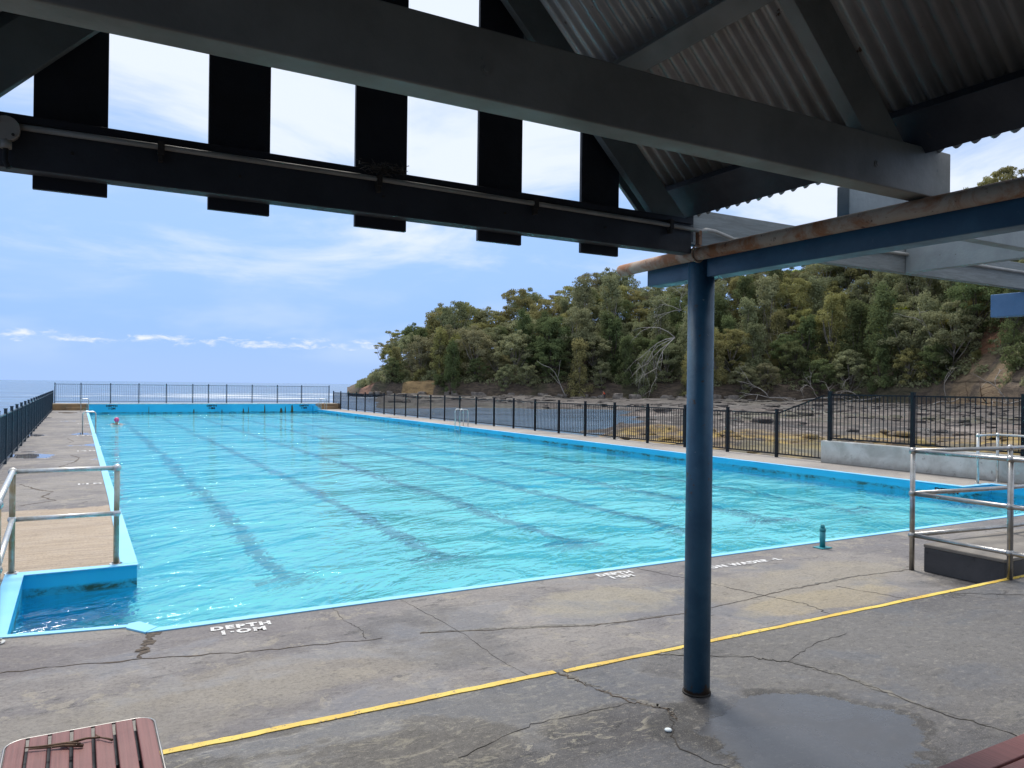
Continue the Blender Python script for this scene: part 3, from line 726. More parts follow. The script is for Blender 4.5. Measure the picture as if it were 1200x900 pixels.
# stub valve by the pool
st = thing('capped_stub', 'short teal capped pipe standing at the pool edge', 'pipe stub', (7.79, 6.16, 0))
b = B(); b.tube([(7.79, 6.16, .012), (7.79, 6.16, .20)], .033, 16); b.obj('stub_pipe', M_teal, st)
b = B(); b.tube([(7.79, 6.16, .20), (7.79, 6.16, .235)], .037, 16); b.tube([(7.79, 6.16, .235), (7.79, 6.16, .262), (7.79, 6.16, .28)], [.026, .026, .018], 14); b.obj('cap', M_teal, st)
b = B(); b.box((7.70, 6.09, .001), (7.88, 6.23, .012)); b.obj('base_plate', M_teal, st, bevel=.003)

# ================================================================== painted writing
def text(s, label, loc, size, mat, rot=(0, 0, 0), cat='marking', sx=1.0, name='depth_marking', group=None, spacing=1.0):
    cu = bpy.data.curves.new(name, 'FONT'); cu.body = s; cu.size = size; cu.align_x = 'CENTER'; cu.align_y = 'CENTER'
    cu.extrude = .0012; cu.offset = size * .055; cu.space_line = 1.0; cu.space_character = spacing
    cu.materials.append(mat)
    tmp = bpy.data.objects.new(name, cu); me = bpy.data.meshes.new_from_object(tmp); bpy.data.objects.remove(tmp); bpy.data.curves.remove(cu)
    me.materials.clear(); me.materials.append(mat); me.name = name
    o = bpy.data.objects.new(name, me); COL.objects.link(o); o.location = loc; o.rotation_euler = rot; o.scale = (sx, 1, 1)
    return tag(o, label, cat, group)
text('DEPTH\n1·OM', 'white stencilled DEPTH 1.0M at the near left corner of the pool', (1.12, 6.165, .004), .125, M_white, (0, 0, rad(-4)), sx=1.0, spacing=1.25)
text('DEPTH\n1·0M', 'white stencilled DEPTH 1.0M on the deck just left of the blue post', (4.76, 6.19, .004), .125, M_white, (0, 0, rad(-3)), spacing=1.15)
text('·ION WADER ·L', 'long white line of stencilled letters on the deck just right of the blue post', (6.28, 5.99, .004), .125, M_white, (0, 0, rad(-2)), sx=1.1, spacing=1.2, name='stencilled_marking')
for y, s, l in [(16.1, '1·1 M', 'nearest white depth number on the left walkway'), (23.7, '1·2 M', 'second white depth number along the left walkway'), (30.3, '1·3 M', 'third white depth number along the left walkway, by the ladder'), (38.8, '1·4 M', 'farthest white depth number on the left walkway')]:
    text(s, l, (.19, y, .004), .17 + .004 * y, M_white, (0, 0, 0), sx=.62 if y > 35 else .75)
for x, s, l in [(1.91, 'DEPTH\n1·2M', 'black DEPTH marking at the left of the far pool wall'), (8.04, 'DEPTH\n1·8M', 'black DEPTH marking in the middle of the far pool wall'), (14.4, 'DEPTH\n1·8M', 'black DEPTH marking at the right of the far pool wall')]:
    text(s, l, (x, 56.4 - T - .004, .18), .17, M_black, (rad(90), 0, 0), sx=1.25)
text('DEPTH', 'black DEPTH marking on the right pool wall behind the railing', (15.3 - T - .004, 9.12, -.115), .11, M_black, (rad(90), 0, rad(-90)), sx=1.45)

# yellow line on the edge of the shelter floor, in two worn lengths
def strip(name, pts, w, z, mat, label=None, cat=None, jag=.0, h=.004, kind=None, group=None):
    b = B(); n = len(pts); random.seed(int(abs(pts[0][0]) * 100) + n)
    P2 = [Vector((*p, 0)) for p in pts]; lf, rt = [], []
    for i, p in enumerate(P2):
        d = (P2[min(i + 1, n - 1)] - P2[max(i - 1, 0)]).normalized(); s_ = Vector((-d.y, d.x, 0))
        ww = w if not callable(w) else w(i / (n - 1))
        lf.append(p + s_ * (ww / 2 + random.uniform(-jag, jag))); rt.append(p - s_ * (ww / 2 + random.uniform(-jag, jag)))
    for zz_ in (z, z + h):
        b.v += [(q.x, q.y, zz_) for q in lf] + [(q.x, q.y, zz_) for q in rt]
    o = 2 * n
    for i in range(n - 1):
        b.f.append([o + i, o + n + i, o + n + i + 1, o + i + 1][::-1]); b.sm.append(False)
        b.f.append([i, o + i, o + i + 1, i + 1]); b.sm.append(False); b.f.append([n + i, n + i + 1, o + n + i + 1, o + n + i]); b.sm.append(False)
    ob = b.obj(name, mat)
    return tag(ob, label, cat, group, kind)
yl = lambda a, c, y0, y1: [(a + (c - a) * i / 80, y0 + (y1 - y0) * i / 80 + .002 * math.sin(i * .7)) for i in range(81)]
strip('yellow_line', yl(-1.4, 2.60, 4.012, 4.015), .050, .121, M_yellow, 'worn yellow painted line crossing the floor left of the gap', 'painted line', .004)
strip('yellow_line', yl(2.66, 13, 3.992, 4.015), .045, .121, M_yellow, 'worn yellow painted line running past the foot of the blue post to the right', 'painted line', .005)
# main cracks
M_crack = paint('crack_dirt', (0.02, 0.018, 0.016), (0.05, 0.042, 0.034), .95, 20, .2)
M_gap = paint('gritty_joint', (0.11, 0.08, 0.055), (0.04, 0.033, 0.028), .95, 25, .6)
def wander(pts, amp, n=10, seed=1):
    random.seed(seed); out = []
    for i in range(len(pts) - 1):
        for k in range(n):
            t = k / n; x = pts[i][0] + (pts[i + 1][0] - pts[i][0]) * t; y = pts[i][1] + (pts[i + 1][1] - pts[i][1]) * t
            out.append((x + random.uniform(-amp, amp), y + random.uniform(-amp, amp)))
    out.append(pts[-1]); return out
cr = [([(-1.5, 5.95), (-.43, 5.95), (.42, 5.80), (1.2, 5.58), (2.0, 5.46)], .022, 0), ([(.52, 6.37), (.44, 6.1), (.38, 5.84)], .07, 0),
      ([(2.3, 5.45), (3.6, 4.98), (4.5, 4.88), (5.95, 5.02), (6.99, 5.06), (7.72, 4.98)], .016, 0), ([(1.9, 6.37), (1.88, 6.0), (1.93, 5.7), (1.88, 5.5)], .004, 0),
      ([(2.62, 4.0), (2.66, 3.75), (2.74, 3.45), (2.86, 3.25), (2.80, 3.12)], .014, .12), ([(3.35, 3.98), (3.9, 3.62), (4.05, 3.45), (4.16, 3.1), (4.16, 2.6), (4.25, 2.15), (4.2, 1.7)], .012, .12),
      ([(4.05, 3.46), (4.5, 3.62), (4.9, 3.66)], .004, .12), ([(1.6, 3.3), (2.1, 3.45), (2.74, 3.42)], .004, .12), ([(2.86, 3.25), (2.6, 2.9), (2.7, 2.4), (2.6, 2.0)], .008, .12),
      ([(2.5, 6.36), (2.58, 5.4), (2.56, 4.6), (2.62, 4.08)], .003, 0), ([(5.1, 6.36), (5.35, 5.6), (5.5, 5.0), (5.62, 4.6), (5.5, 4.08)], .008, 0), ([(6.4, 4.9), (6.6, 4.3), (6.55, 4.08)], .007, 0),
      ([(-.9, 16.5), (-.6, 15.6), (-.35, 15.2), (-.5, 14.6), (-.3, 14.1), (-.75, 13.7)], .035, 0), ([(-.15, 22.5), (.05, 21.6), (-.05, 20.6), (-.35, 19.5), (-.2, 18.9)], .035, 0), ([(-.3, 29), (-.1, 27.6), (-.3, 26.6)], .03, 0),
      ([(6.6, 4.02), (7.6, 3.4), (8.6, 3.1)], .008, .12)]
M_lip = paint('broken_crack_lip', (0.20, 0.185, 0.16), (0.10, 0.095, 0.085), .95, 25, .5)
for i, (p, w, z) in enumerate([c_ for c_ in cr if c_[1] in (.014, .012, .016)]):
    strip('crack_lip', wander([(q[0] + .012, q[1] + .010) for q in p], .02, 14, i + 50), (lambda t, i=i: .035 * max(.02, math.sin(t * 11 + i) + .1)), z + .0006, M_lip, kind='structure', h=.0008, jag=.012)
for i, (p, w, z) in enumerate(cr):
    strip('pavement_crack', wander(p, .018 if w > .005 else .01, 12, i + 5), (lambda t, w=w, i=i: w * (.72 if w < .03 else 1) * (.30 + .9 * abs(math.sin(t * 9 + i)) * (1 - .5 * t))), z + .0012, M_gap if w > .012 else M_crack, kind='structure', h=.0015, jag=w * .25)

# ================================================================== the shelter
SH = thing('picnic_shelter', 'open timber shelter with a corrugated gable roof on a round navy post, seen from inside', 'shelter', (1.22, -1, .12))
def pbox(name, a, c, mat, bevel=.003, parent=SH): b = B(); b.box(a, c); return b.obj(name, mat, parent, bevel=bevel)
def pprism(name, poly, axis, a, c, mat, bevel=.003): b = B(); b.prism(poly, axis, a, c); return b.obj(name, mat, SH, bevel=bevel)
RX, RZ = 1.22, 4.41
# posts
def mpost(x, y):
    b = B(); b.tube([(x, y, .121), (x, y, 2.64)], .076, 28); p = b.obj('post', M_post, SH)
    b = B(); b.tube([(x, y, .1215), (x, y, .132)], .082, 28); b.obj('base_collar', M_crack, p)
for x in (3.165, -.725):
    for y in (3.36, -1.2, -5.8): mpost(x, y)
# eave beams with a thin top flange
pbox('eave_beam', (3.14, -8.5, 2.54), (3.26, 3.82, 2.695), M_navy, .004)
pbox('eave_beam', (-.82, -8.5, 2.54), (-.70, 3.82, 2.695), M_navy, .004)
pbox('beam_flange', (3.125, -8.5, 2.697), (3.275, 3.80, 2.712), M_navy, .002)
pbox('beam_flange', (-.835, -8.5, 2.697), (-.685, 3.80, 2.712), M_navy, .002)
# gable tie beam (far) and tie beam (near)
pbox('gable_beam', (-1.0, 3.31, 2.668), (3.04, 3.395, 2.86), M_slate, .004)
pbox('gable_trim', (-1.0, 3.295, 2.832), (3.04, 3.308, 2.862), M_batten, .002)
for i, y in enumerate((1.94, -.2, -2.4, -4.6)): pbox('tie_beam', (-.95, y, 2.716), (3.25, y + .10, 2.918), M_grey, .005)
# gable battens
for x0 in (-.16, .46, 1.09, 1.72, 2.34):
    x1 = x0 + .25; zt = lambda x: 5.86 - x if x > RX else 5.86 - 2 * RX + x
    poly = [(x0, 2.621), (x1, 2.621), (x1, zt(x1)), (RX, zt(RX + 1e-6)), (x0, zt(x0))] if x0 < RX < x1 else [(x0, 2.621), (x1, 2.621), (x1, zt(x1)), (x0, zt(x0))]
    pprism('gable_batten', poly, 'y', 3.402, 3.424, M_batten, .002)
# rafters
def rafter(y0, y1, lo, hi, foot, mat):
    for s_ in (1, -1):
        f = lambda x: x if s_ == 1 else 2 * RX - x
        poly = [(f(RX), lo - RX), (f(RX), hi - RX), (f(hi - foot), foot), (f(lo - foot), foot)]
        pprism('rafter', poly[::s_], 'y', y0, y1, mat)
rafter(3.318, 3.363, 5.63, 5.87, 2.865, M_grey_lit)
for y in (1.955, -.18, -2.38, -4.58): rafter(y, y + .06, 5.62, 5.87, 2.92, M_grey)
# purlins on the rafters, under the sheets
def purlin(s_, x, w=.10, y0=-8.4, y1=3.64, name='purlin', mat=None):
    f = lambda q: q if s_ == 1 else 2 * RX - q
    h = .045; c = 5.875; k = w / math.sqrt(2) / 2
    poly = [(f(x - k), c - x + k), (f(x + k), c - x - k), (f(x + k + h * 1.6), c - x - k + h * 1.6), (f(x - k + h * 1.6), c - x + k + h * 1.6)]
    pprism(name, poly[::s_], 'y', y0, y1, mat or M_grey)
for s_ in (1, -1):
    for x in (1.36, 1.87, 2.38): purlin(s_, x)
# barge boards, soffit strip and ridge
for s_ in (1, -1):
    f = lambda x: x if s_ == 1 else 2 * RX - x
    poly = [(f(RX), 5.90 - RX), (f(RX), 6.20 - RX), (f(3.24), 6.20 - 3.24), (f(3.10), 2.80)]
    pprism('barge_board', poly[::s_], 'y', 3.66, 3.685, M_grey_lit)
    # corrugated sheets
    for (ya, yb, nm) in ((-8.5, 3.72, 'roof_sheet'),):
        prof = []; y = ya; pitch = .076; n = int((yb - ya) / pitch * 8)
        b = B(); z_off = .011
        for i in range(n + 1):
            yy = ya + (yb - ya) * i / n; o = .0095 * math.cos(2 * math.pi * yy / pitch) * 1.0
            for x in (RX, 3.165):
                s = 6.085 + o * 1.414
                b.v.append((f(x) + s_ * o * .5, yy, s - x))
        for i in range(n):
            b.f.append([2 * i, 2 * i + 2, 2 * i + 3, 2 * i + 1] if s_ == 1 else [2 * i, 2 * i + 1, 2 * i + 3, 2 * i + 2]); b.sm.append(True)
        o = b.obj(nm, M_corr, SH); md = o.modifiers.new('gauge', 'SOLIDIFY'); md.thickness = .0012; md.offset = 1
# eave fascia plank under the sheet edge
pprism('eave_plank', [(2.93, 3.03), (3.07, 2.89), (3.115, 2.935), (2.975, 3.075)], 'y', -8.4, 3.66, M_slate)
b = B(); b.prism([(RX - .16, RZ + .30), (RX, RZ + .46), (RX + .16, RZ + .30), (RX + .155, RZ + .295), (RX, RZ + .45), (RX - .155, RZ + .295)], 'y', -8.5, 3.74); b.obj('ridge_cap', M_corr, SH)
# rusty pipe along the eave beam
b = B(); b.tube([(3.085, 4.02, 2.66), (3.08, 3.5, 2.668), (3.08, 0, 2.672), (3.08, -7, 2.68)], .038, 18, caps=True); rp = b.obj('rusty_pipe', M_rust, SH)
for y in (3.30,): 
    b = B(); ring = [(3.08 + .046 * math.cos(t), y, 2.669 + .046 * math.sin(t)) for t in [2 * math.pi * k / 20 for k in range(21)]]; b.tube(ring, .006, 6); b.box((3.075, y - .015, 2.72), (3.095, y + .015, 2.80)); b.obj('pipe_clip', M_rust, rp)
# conduit along the gable beam, then the grey beam
b = B(); b.tube([(-.20, 3.282, 2.812), (.3, 3.282, 2.816), (1.1, 3.281, 2.818), (2.0, 3.282, 2.812), (2.75, 3.283, 2.806), (3.0, 3.283, 2.80), (3.10, 3.30, 2.80), (3.20, 3.36, 2.83), (3.32, 3.41, 2.842), (3.48, 3.415, 2.812), (3.9, 3.42, 2.84), (5.0, 3.42, 2.885), (9, 3.42, 2.885)], .0115, 10)
cn = b.obj('conduit', M_pvc, SH)
for x in (.27, 1.16, 1.98, 2.86):
    b = B(); b.box((x - .012, 3.268, 2.785), (x + .012, 3.300, 2.835)); b.box((x - .008, 3.275, 2.76), (x + .008, 3.303, 2.79)); b.obj('clip', M_crack, cn)
b = B(); b.tube([(-.235, 3.255, 2.795), (-.235, 3.29, 2.795)], .043, 20); jb = b.obj('junction_box', M_pvc, SH)
b = B(); b.tube([(-.235, 3.272, 2.757), (-.235, 3.272, 2.725)], .018, 12); b.obj('gland', M_pvc, jb)
b = B(); b.tube([(-.235, 3.272, 2.725), (-.237, 3.27, 2.68), (-.225, 3.268, 2.655)], .009, 8); b.obj('cable', M_black, jb)
for dx in (-.022, .022):
    b = B(); b.tube([(-.235 + dx, 3.249, 2.795 - dx), (-.235 + dx, 3.256, 2.795 - dx)], .005, 8); b.obj('screw', M_crack, jb)
for x in (.0, .6, 1.22, 1.85, 2.46):
    for dz in (.05, .13):
        b = B(); b.tube([(x - .03, 3.302, 2.70 + dz), (x - .03, 3.310, 2.70 + dz)], .006, 8); b.obj('bolt', M_crack, SH)
for x in (1.0, 2.75):
    b = B(); b.tube([(x, 1.932, 2.80), (x, 1.940, 2.80)], .009, 6); b.tube([(x, 1.937, 2.80), (x, 1.9395, 2.80)], .015, 14); b.obj('bolt', M_grey, SH)
pbox('post_cap_plate', (3.07, 3.26, 2.641), (3.139, 3.46, 2.652), M_navy)
# right-hand bay: open frame of beams
pbox('cross_beam', (3.14, 3.44, 2.752), (10, 3.50, 2.965), M_wood, .004)
pbox('end_block', (3.06, 3.40, 2.76), (3.138, 3.50, 2.94), M_batten, .003)
pbox('cross_beam', (3.20, 2.40, 2.730), (10, 2.47, 2.885), M_greylt, .004)
pbox('cross_beam', (3.30, .3, 2.730), (10, .37, 2.885), M_greylt, .004)
pbox('joist', (5.21, 2.473, 2.752), (5.27, 3.437, 2.935), M_greylt, .004)
pbox('joist', (5.21, .38, 2.752), (5.27, 2.397, 2.935), M_greylt, .004)
pbox('eave_beam', (6.85, -6, 2.54), (6.97, 3.73, 2.735), M_bluelt, .004)
for y in (-1.2, -5.8): mpost(6.91, y)
b = B(); b.tube([(6.91, -3.2, .121), (6.91, -3.2, 2.55)], .076, 20); b.obj('post', M_navy, SH)
# dark wall added out of view to block light from behind
b = B(); b.box((-4.5, -8.55, .121), (12.9, -8.4, 3.4))
tag(b.obj('light_blocker_wall', M_bitumen), 'unseen dark wall added behind the viewer to block light', 'wall')

# bird nest where the middle batten meets the beam
random.seed(9); b = B()
for k in range(150):
    c = Vector((1.18 + max(-.1, min(.09, random.gauss(0, .05))), 3.285 + random.uniform(-.03, .07), 2.868 + abs(random.gauss(0, .018)) - random.random() * .02))
    if k > 125: c.z -= random.uniform(0, .04); c.y = 3.27
    a = random.uniform(0, 6.28); l = random.uniform(.02, .06); e_ = random.gauss(0, .35)
    d = Vector((math.cos(a), math.sin(a) * .5, e_)).normalized() * l
    b.tube([c - d / 2, c + Vector((0, 0, random.uniform(-.008, .008))), c + d / 2], .0016, 4)
tag(b.obj('bird_nest', M_nest), 'scruffy dark bird nest stuffed between the middle batten and the beam', 'nest')

# ================================================================== benches
def bench(name, label, x0, x1, y0, y1, z, along, nsl, rc=.06):
    t = thing(name, label, 'bench', ((x0 + x1) / 2, (y0 + y1) / 2, .12))
    gap = .012
    span = (x1 - x0) if along == 'y' else (y1 - y0); w = (span - gap * (nsl - 1)) / nsl
    for i in range(nsl):
        a0 = i * (w + gap); a1 = a0 + w; b = B()
        if along == 'y':
            X0, X1 = x0 + a0, x0 + a1
            cy = lambda x: (rc - math.sqrt(max(0, rc * rc - (rc - min(x - x0, x1 - x)) ** 2))) if min(x - x0, x1 - x) < rc else 0
            n = 8; top = [(X0 + (X1 - X0) * k / n, y1 - cy(X0 + (X1 - X0) * k / n)) for k in range(n + 1)]
            poly = [(X1, y0), (X0, y0)] + top; b.prism(poly[::-1], 'z', z - .032, z)
        else: b.box((x0, y0 + a0, z - .032), (x1, y0 + a1, z))
        b.obj('slat', M_slat, t, bevel=.004)
    # metal rim and frame
    b = B()
    if along == 'y':
        pts = [(x0 - .006, y0, z - .006), (x0 - .006, y1 - rc, z - .006)] + [(x0 + rc - (rc + .006) * math.cos(a), y1 - rc + (rc + .006) * math.sin(a), z - .006) for a in np.linspace(.1, 1.5708, 7)] + \
              [(x1 - rc + (rc + .006) * math.sin(a), y1 - rc + (rc + .006) * math.cos(a), z - .006) for a in np.linspace(0, 1.47, 7)] + [(x1 + .006, y1 - rc, z - .006), (x1 + .006, y0, z - .006)]
        b.tube(pts, .0045, 8)
        b.obj('rim', M_alu, t)
    for q in (.10, .90):
        b = B()
        if along == 'y': yy = y0 + (y1 - y0) * q; b.box((x0 + .02, yy - .14, z - .065), (x1 - .02, yy + .13, z - .034))  # rail widened and dark, standing in for shade in the slat gaps
        else: xx = x0 + (x1 - x0) * q; b.box((xx - .025, y0 + .03, z - .065), (xx + .025, y1 - .03, z - .034))
        b.obj('cross_rail_gap_shade', M_dark, t)
    for sx in (.08, .92):
        for sy in (.12, .88):
            xx = x0 + (x1 - x0) * (sx if along == 'y' else sy); yy = y0 + (y1 - y0) * (sy if along == 'y' else sx)
            b = B(); b.box((xx - .02, yy - .02, .121), (xx + .02, yy + .02, z - .066)); b.obj('leg', M_alu, t)
    return t
bench('slatted_bench', 'red-brown slatted bench with rounded corners and twigs lying on it', -.215, .272, 1.7, 3.385, .56, 'y', 7)
bench('slatted_bench', 'red-brown slatted bench cut off by the bottom right corner of the photo', 1.9, 4.6, 1.20, 1.625, .56, 'x', 4)
def twig(label, paths, r):
    b = B()
    for p in paths: b.tube(p, [r * (1 - .6 * i / (len(p) - 1)) for i in range(len(p))], 6)
    tag(b.obj('dry_twig', M_twig), label, 'twig')
zt_ = .568
twig('longer dry twig with a thick split end on the left bench', [[(.03, 3.20, zt_), (-.03, 3.225, zt_ + .003), (-.09, 3.245, zt_), (-.14, 3.255, zt_ + .002)], [(.02, 3.205, zt_ + .006), (-.02, 3.235, zt_ + .006), (-.10, 3.25, zt_ + .005), (-.155, 3.27, zt_ + .004)], [(-.04, 3.24, zt_), (.04, 3.25, zt_ + .004), (.085, 3.245, zt_)]], .006)
twig('short forked dry twig on the right part of the left bench', [[(.125, 3.20, zt_), (.11, 3.215, zt_ + .002), (.085, 3.245, zt_), (.07, 3.275, zt_ + .003)], [(.085, 3.245, zt_), (.06, 3.25, zt_ + .003)]], .0045)
b = B(); b.ball((2.68, 3.05, .127), .02, 9, 6, .45); tag(b.obj('shell', M_cap), 'small white shell lying on the floor left of the post foot', 'shell')

# ================================================================== trees on the headland
def leaf_mat(name, c1, c2, c3):
    m = Mt(name, .55, 0, .3)
    at = m.n('ShaderNodeAttribute', attribute_name='tint')
    oi = m.n('ShaderNodeObjectInfo')
    c = m.mix(at.outputs['Fac'], c1, c2)
    c = m.mix(m.ma('MULTIPLY', oi.outputs['Random'], .75), c, c3)
    hs = m.n('ShaderNodeHueSaturation'); m.put(hs.inputs['Color'], c)
    m.put(hs.inputs['Value'], m.ma('ADD', 1.04, m.ma('MULTIPLY', m.ma('FRACT', m.ma('MULTIPLY', oi.outputs['Random'], 7.31)), .42)))
    c = hs.outputs[0]
    d = m.n('ShaderNodeBsdfDiffuse'); m.put(d.inputs[0], c); tr = m.n('ShaderNodeBsdfTranslucent'); m.put(tr.inputs[0], c)
    mx = m.n('ShaderNodeMixShader'); mx.inputs[0].default_value = .38
    m.t.links.new(d.outputs[0], mx.inputs[1]); m.t.links.new(tr.outputs[0], mx.inputs[2])
    m.t.links.new(mx.outputs[0], m.out.inputs['Surface']); return m.m
L_OLIVE = leaf_mat('olive_gum_leaves', (0.19, 0.19, 0.062), (0.30, 0.295, 0.115), (0.24, 0.21, 0.10))
L_GREY = leaf_mat('grey_green_leaves', (0.15, 0.165, 0.085), (0.25, 0.27, 0.145), (0.23, 0.225, 0.125))
L_DARK = leaf_mat('dark_green_leaves', (0.085, 0.115, 0.048), (0.155, 0.195, 0.085), (0.13, 0.14, 0.065))
L_LIME = leaf_mat('lime_new_leaves', (0.34, 0.40, 0.035), (0.46, 0.50, 0.06), (0.36, 0.38, 0.05))
L_BROWN = leaf_mat('brownish_dry_leaves', (0.20, 0.185, 0.10), (0.28, 0.26, 0.155), (0.19, 0.185, 0.095))
M_bark = paint('pale_gum_bark', (0.30, 0.27, 0.23), (0.17, 0.14, 0.115), .9, 2, .5)
M_barkd = paint('dark_bark', (0.10, 0.08, 0.065), (0.06, 0.05, 0.042), .9, 2, .5)

def leaf_mesh(name, clumps, nper, size, seed, mat, droop=0.0, flat=.62):
    """clumps: (x, y, z, r); one mesh of small leaf-spray faces spread through each clump"""
    rng = np.random.default_rng(seed); V = []; tint = []
    for (cx_, cy_, cz_, r) in clumps:
        n = int(nper * (r ** 2))
        d = rng.normal(size=(n, 3)); d[:, 2] = d[:, 2] * .9 + .25; d /= np.linalg.norm(d, axis=1)[:, None]
        rr = r * (rng.random(n) ** .33) * (1 + .22 * np.sin(d[:, 0] * 5 + cx_ * 3) * np.cos(d[:, 1] * 6 + cy_))
        c = np.array([cx_, cy_, cz_]) + d * rr[:, None] * np.array([1, 1, flat])
        nn = d + rng.normal(size=(n, 3)) * .75 + np.array([0, 0, .35]); nn /= np.linalg.norm(nn, axis=1)[:, None]
        a = np.cross(nn, rng.normal(size=(n, 3))); a /= np.linalg.norm(a, axis=1)[:, None]
        if droop: a = a * (1 - droop) + np.array([0, 0, -1]) * droop; a /= np.linalg.norm(a, axis=1)[:, None]
        bb = np.cross(nn, a); bb /= np.linalg.norm(bb, axis=1)[:, None]
        s1 = size * rng.uniform(.6, 1.4, n)[:, None]; s2 = s1 * rng.uniform(.35, .7, n)[:, None]
        q = np.stack([c - a * s1, c + bb * s2 + a * s1 * .1, c + a * s1, c - bb * s2 - a * s1 * .1], 1)
        V.append(q.reshape(-1, 3)); t0 = rng.random() * .6
        tint.append(np.repeat(np.clip(t0 + rng.random(n) * .45, 0, 1), 4))
    V = np.concatenate(V); n = len(V) // 4
    me = bpy.data.meshes.new(name); me.vertices.add(len(V)); me.vertices.foreach_set('co', V.ravel().astype(np.float32))
    me.loops.add(len(V)); me.loops.foreach_set('vertex_index', np.arange(len(V), dtype=np.int32))
    me.polygons.add(n); me.polygons.foreach_set('loop_start', np.arange(0, len(V), 4, dtype=np.int32)); me.polygons.foreach_set('loop_total', np.full(n, 4, dtype=np.int32))
    at = me.attributes.new('tint', 'FLOAT', 'POINT'); at.data.foreach_set('value', np.concatenate(tint).astype(np.float32))
    me.update(); me.validate(); me.materials.append(mat); return me

def make_tree(kind, seed):
    """returns (crown mesh, trunk mesh) for a tree about 10 m tall standing at the origin"""
    R = random.Random(seed); cl = []; b = B()
    if kind == 'umbrella':
        H, rad_, n = 10.5, 3.6, 15
        for k in range(n):
            a = R.uniform(0, 6.28); q = rad_ * math.sqrt(R.random()); z = H - .11 * q * q + R.uniform(-.9, .3)
            if k % 5 == 4: z -= R.uniform(1.4, 3.0)
            cl.append((q * math.cos(a), q * math.sin(a), z, R.uniform(.75, 1.15)))
        flat, nper, size = .42, 170, .17
    elif kind == 'column':                     # she-oak like: tall, hanging, fine
        H, rad_, n = 15, 3.1, 72
        for k in range(n):
            z = R.uniform(1.5, H); w = rad_ * (1.12 - .72 * (z / H) ** 1.5) * math.sqrt(R.random()) * (1.0 if z > 2 else .8); a = R.uniform(0, 6.28)
            cl.append((w * math.cos(a), w * math.sin(a), z, R.uniform(.55, 1.3)))
        flat, nper, size = 1.1, 105, .19
    elif kind == 'shrub':
        H, rad_, n = 4.2, 2.6, 16
        for k in range(n):
            z = R.uniform(.2, H); a = R.uniform(0, 6.28); w = rad_ * math.sqrt(R.random()) * (1 - .5 * z / H)
            cl.append((w * math.cos(a), w * math.sin(a), z, R.uniform(.7, 1.2)))
        flat, nper, size = .8, 130, .19
    else:                                      # gum: rounded clumps over spreading limbs
        H, rad_ = 13, 4.3; n = 64
        for k in range(n):
            u = R.uniform(-.35, 1); a = R.uniform(0, 6.28); q = math.sqrt(max(0, 1 - u * u)) * R.uniform(.55, 1.08)
            cl.append((rad_ * q * math.cos(a), rad_ * q * math.sin(a), 8.0 + 4.6 * u + R.uniform(-1.0, 1.0), R.uniform(.5, 1.45)))
        for k in range(9):
            a = R.uniform(0, 6.28); cl.append((R.uniform(1, 3.6) * math.cos(a), R.uniform(1, 3.6) * math.sin(a), R.uniform(1.6, 5), R.uniform(.7, 1.3)))
        flat, nper, size = .6, 130, .18
    # trunk and limbs reach into the clumps
    top = H * (.62 if kind != 'column' else .95); lean = (R.uniform(-.6, .6), R.uniform(-.6, .6))
    spine = [(lean[0] * (z / top) ** 1.5 + .12 * math.sin(z * 1.7), lean[1] * (z / top) ** 1.5, z) for z in np.linspace(-1.5, top, 8)]
    r0 = .20 if kind != 'shrub' else .08
    b.tube(spine, [r0 * (1.25 - .85 * i / 7) for i in range(8)], 7)
    for (x, y, z, r) in R.sample(cl, min(len(cl), 14 if kind != 'column' else 9)):
        i = max(1, min(6, int(7 * (z * .55 + 1) / (top + 1.5)))); p0 = Vector(spine[i]); p1 = Vector((x, y, z))
        mid = p0.lerp(p1, .5) + Vector((R.uniform(-.3, .3), R.uniform(-.3, .3), -.35 + R.uniform(-.2, .4)))
        m2 = p0.lerp(p1, .8) + Vector((R.uniform(-.2, .2), R.uniform(-.2, .2), .1))
        b.tube([p0, mid, m2, p1], [r0 * .5, r0 * .36, r0 * .24, r0 * .1], 5)
    return cl, nper, size, flat, b
LEAFM = {'olive': L_OLIVE, 'grey': L_GREY, 'dark': L_DARK, 'lime': L_LIME, 'brown': L_BROWN}
proto = {}
def tree_obj(key, label, group=None):
    """build or copy a tree of one kind; key = (shape, leaf colour, variant)"""
    if key not in proto:
        shape, col, v = key
        cl, nper, size, flat, tb = make_tree(shape, 100 + v * 17 + len(shape))
        t = thing('shrub' if shape == 'shrub' else 'tree', label, 'shrub' if shape == 'shrub' else 'tree', (0, 0, 0), group)
        tb.obj('trunk', M_barkd if col == 'dark' else M_bark, t)
        me = leaf_mesh('crown', cl, nper, size, v * 7 + 3, LEAFM[col], .35 if shape == 'column' else .05, flat)
        c = bpy.data.objects.new('crown', me); COL.objects.link(c); c.parent = t
        proto[key] = t; return t
    c = copy_tree(proto[key]); c['label'] = label
    if group: c['group'] = group
    elif 'group' in c: del c['group']
    return c
def px_y(p):
    v = Vector(p) - CAM; d = v.dot(FW); return 450 - 898 * v.dot(UP) / d
def put(t, u, tt, s, rz, dz=-.4, sz=None):
    x, y, z = spot(u, tt); t.location = (x, y, z + dz); t.rotation_euler = (0, 0, rz); t.scale = (s, s, sz or s)
def find_t(u, py, hh):
    best = min(np.arange(0, 58, .5), key=lambda t: abs(px_y((*xy_of(u, base_d(u) + t), hill(u, t) + hh)) - py)); return float(best)

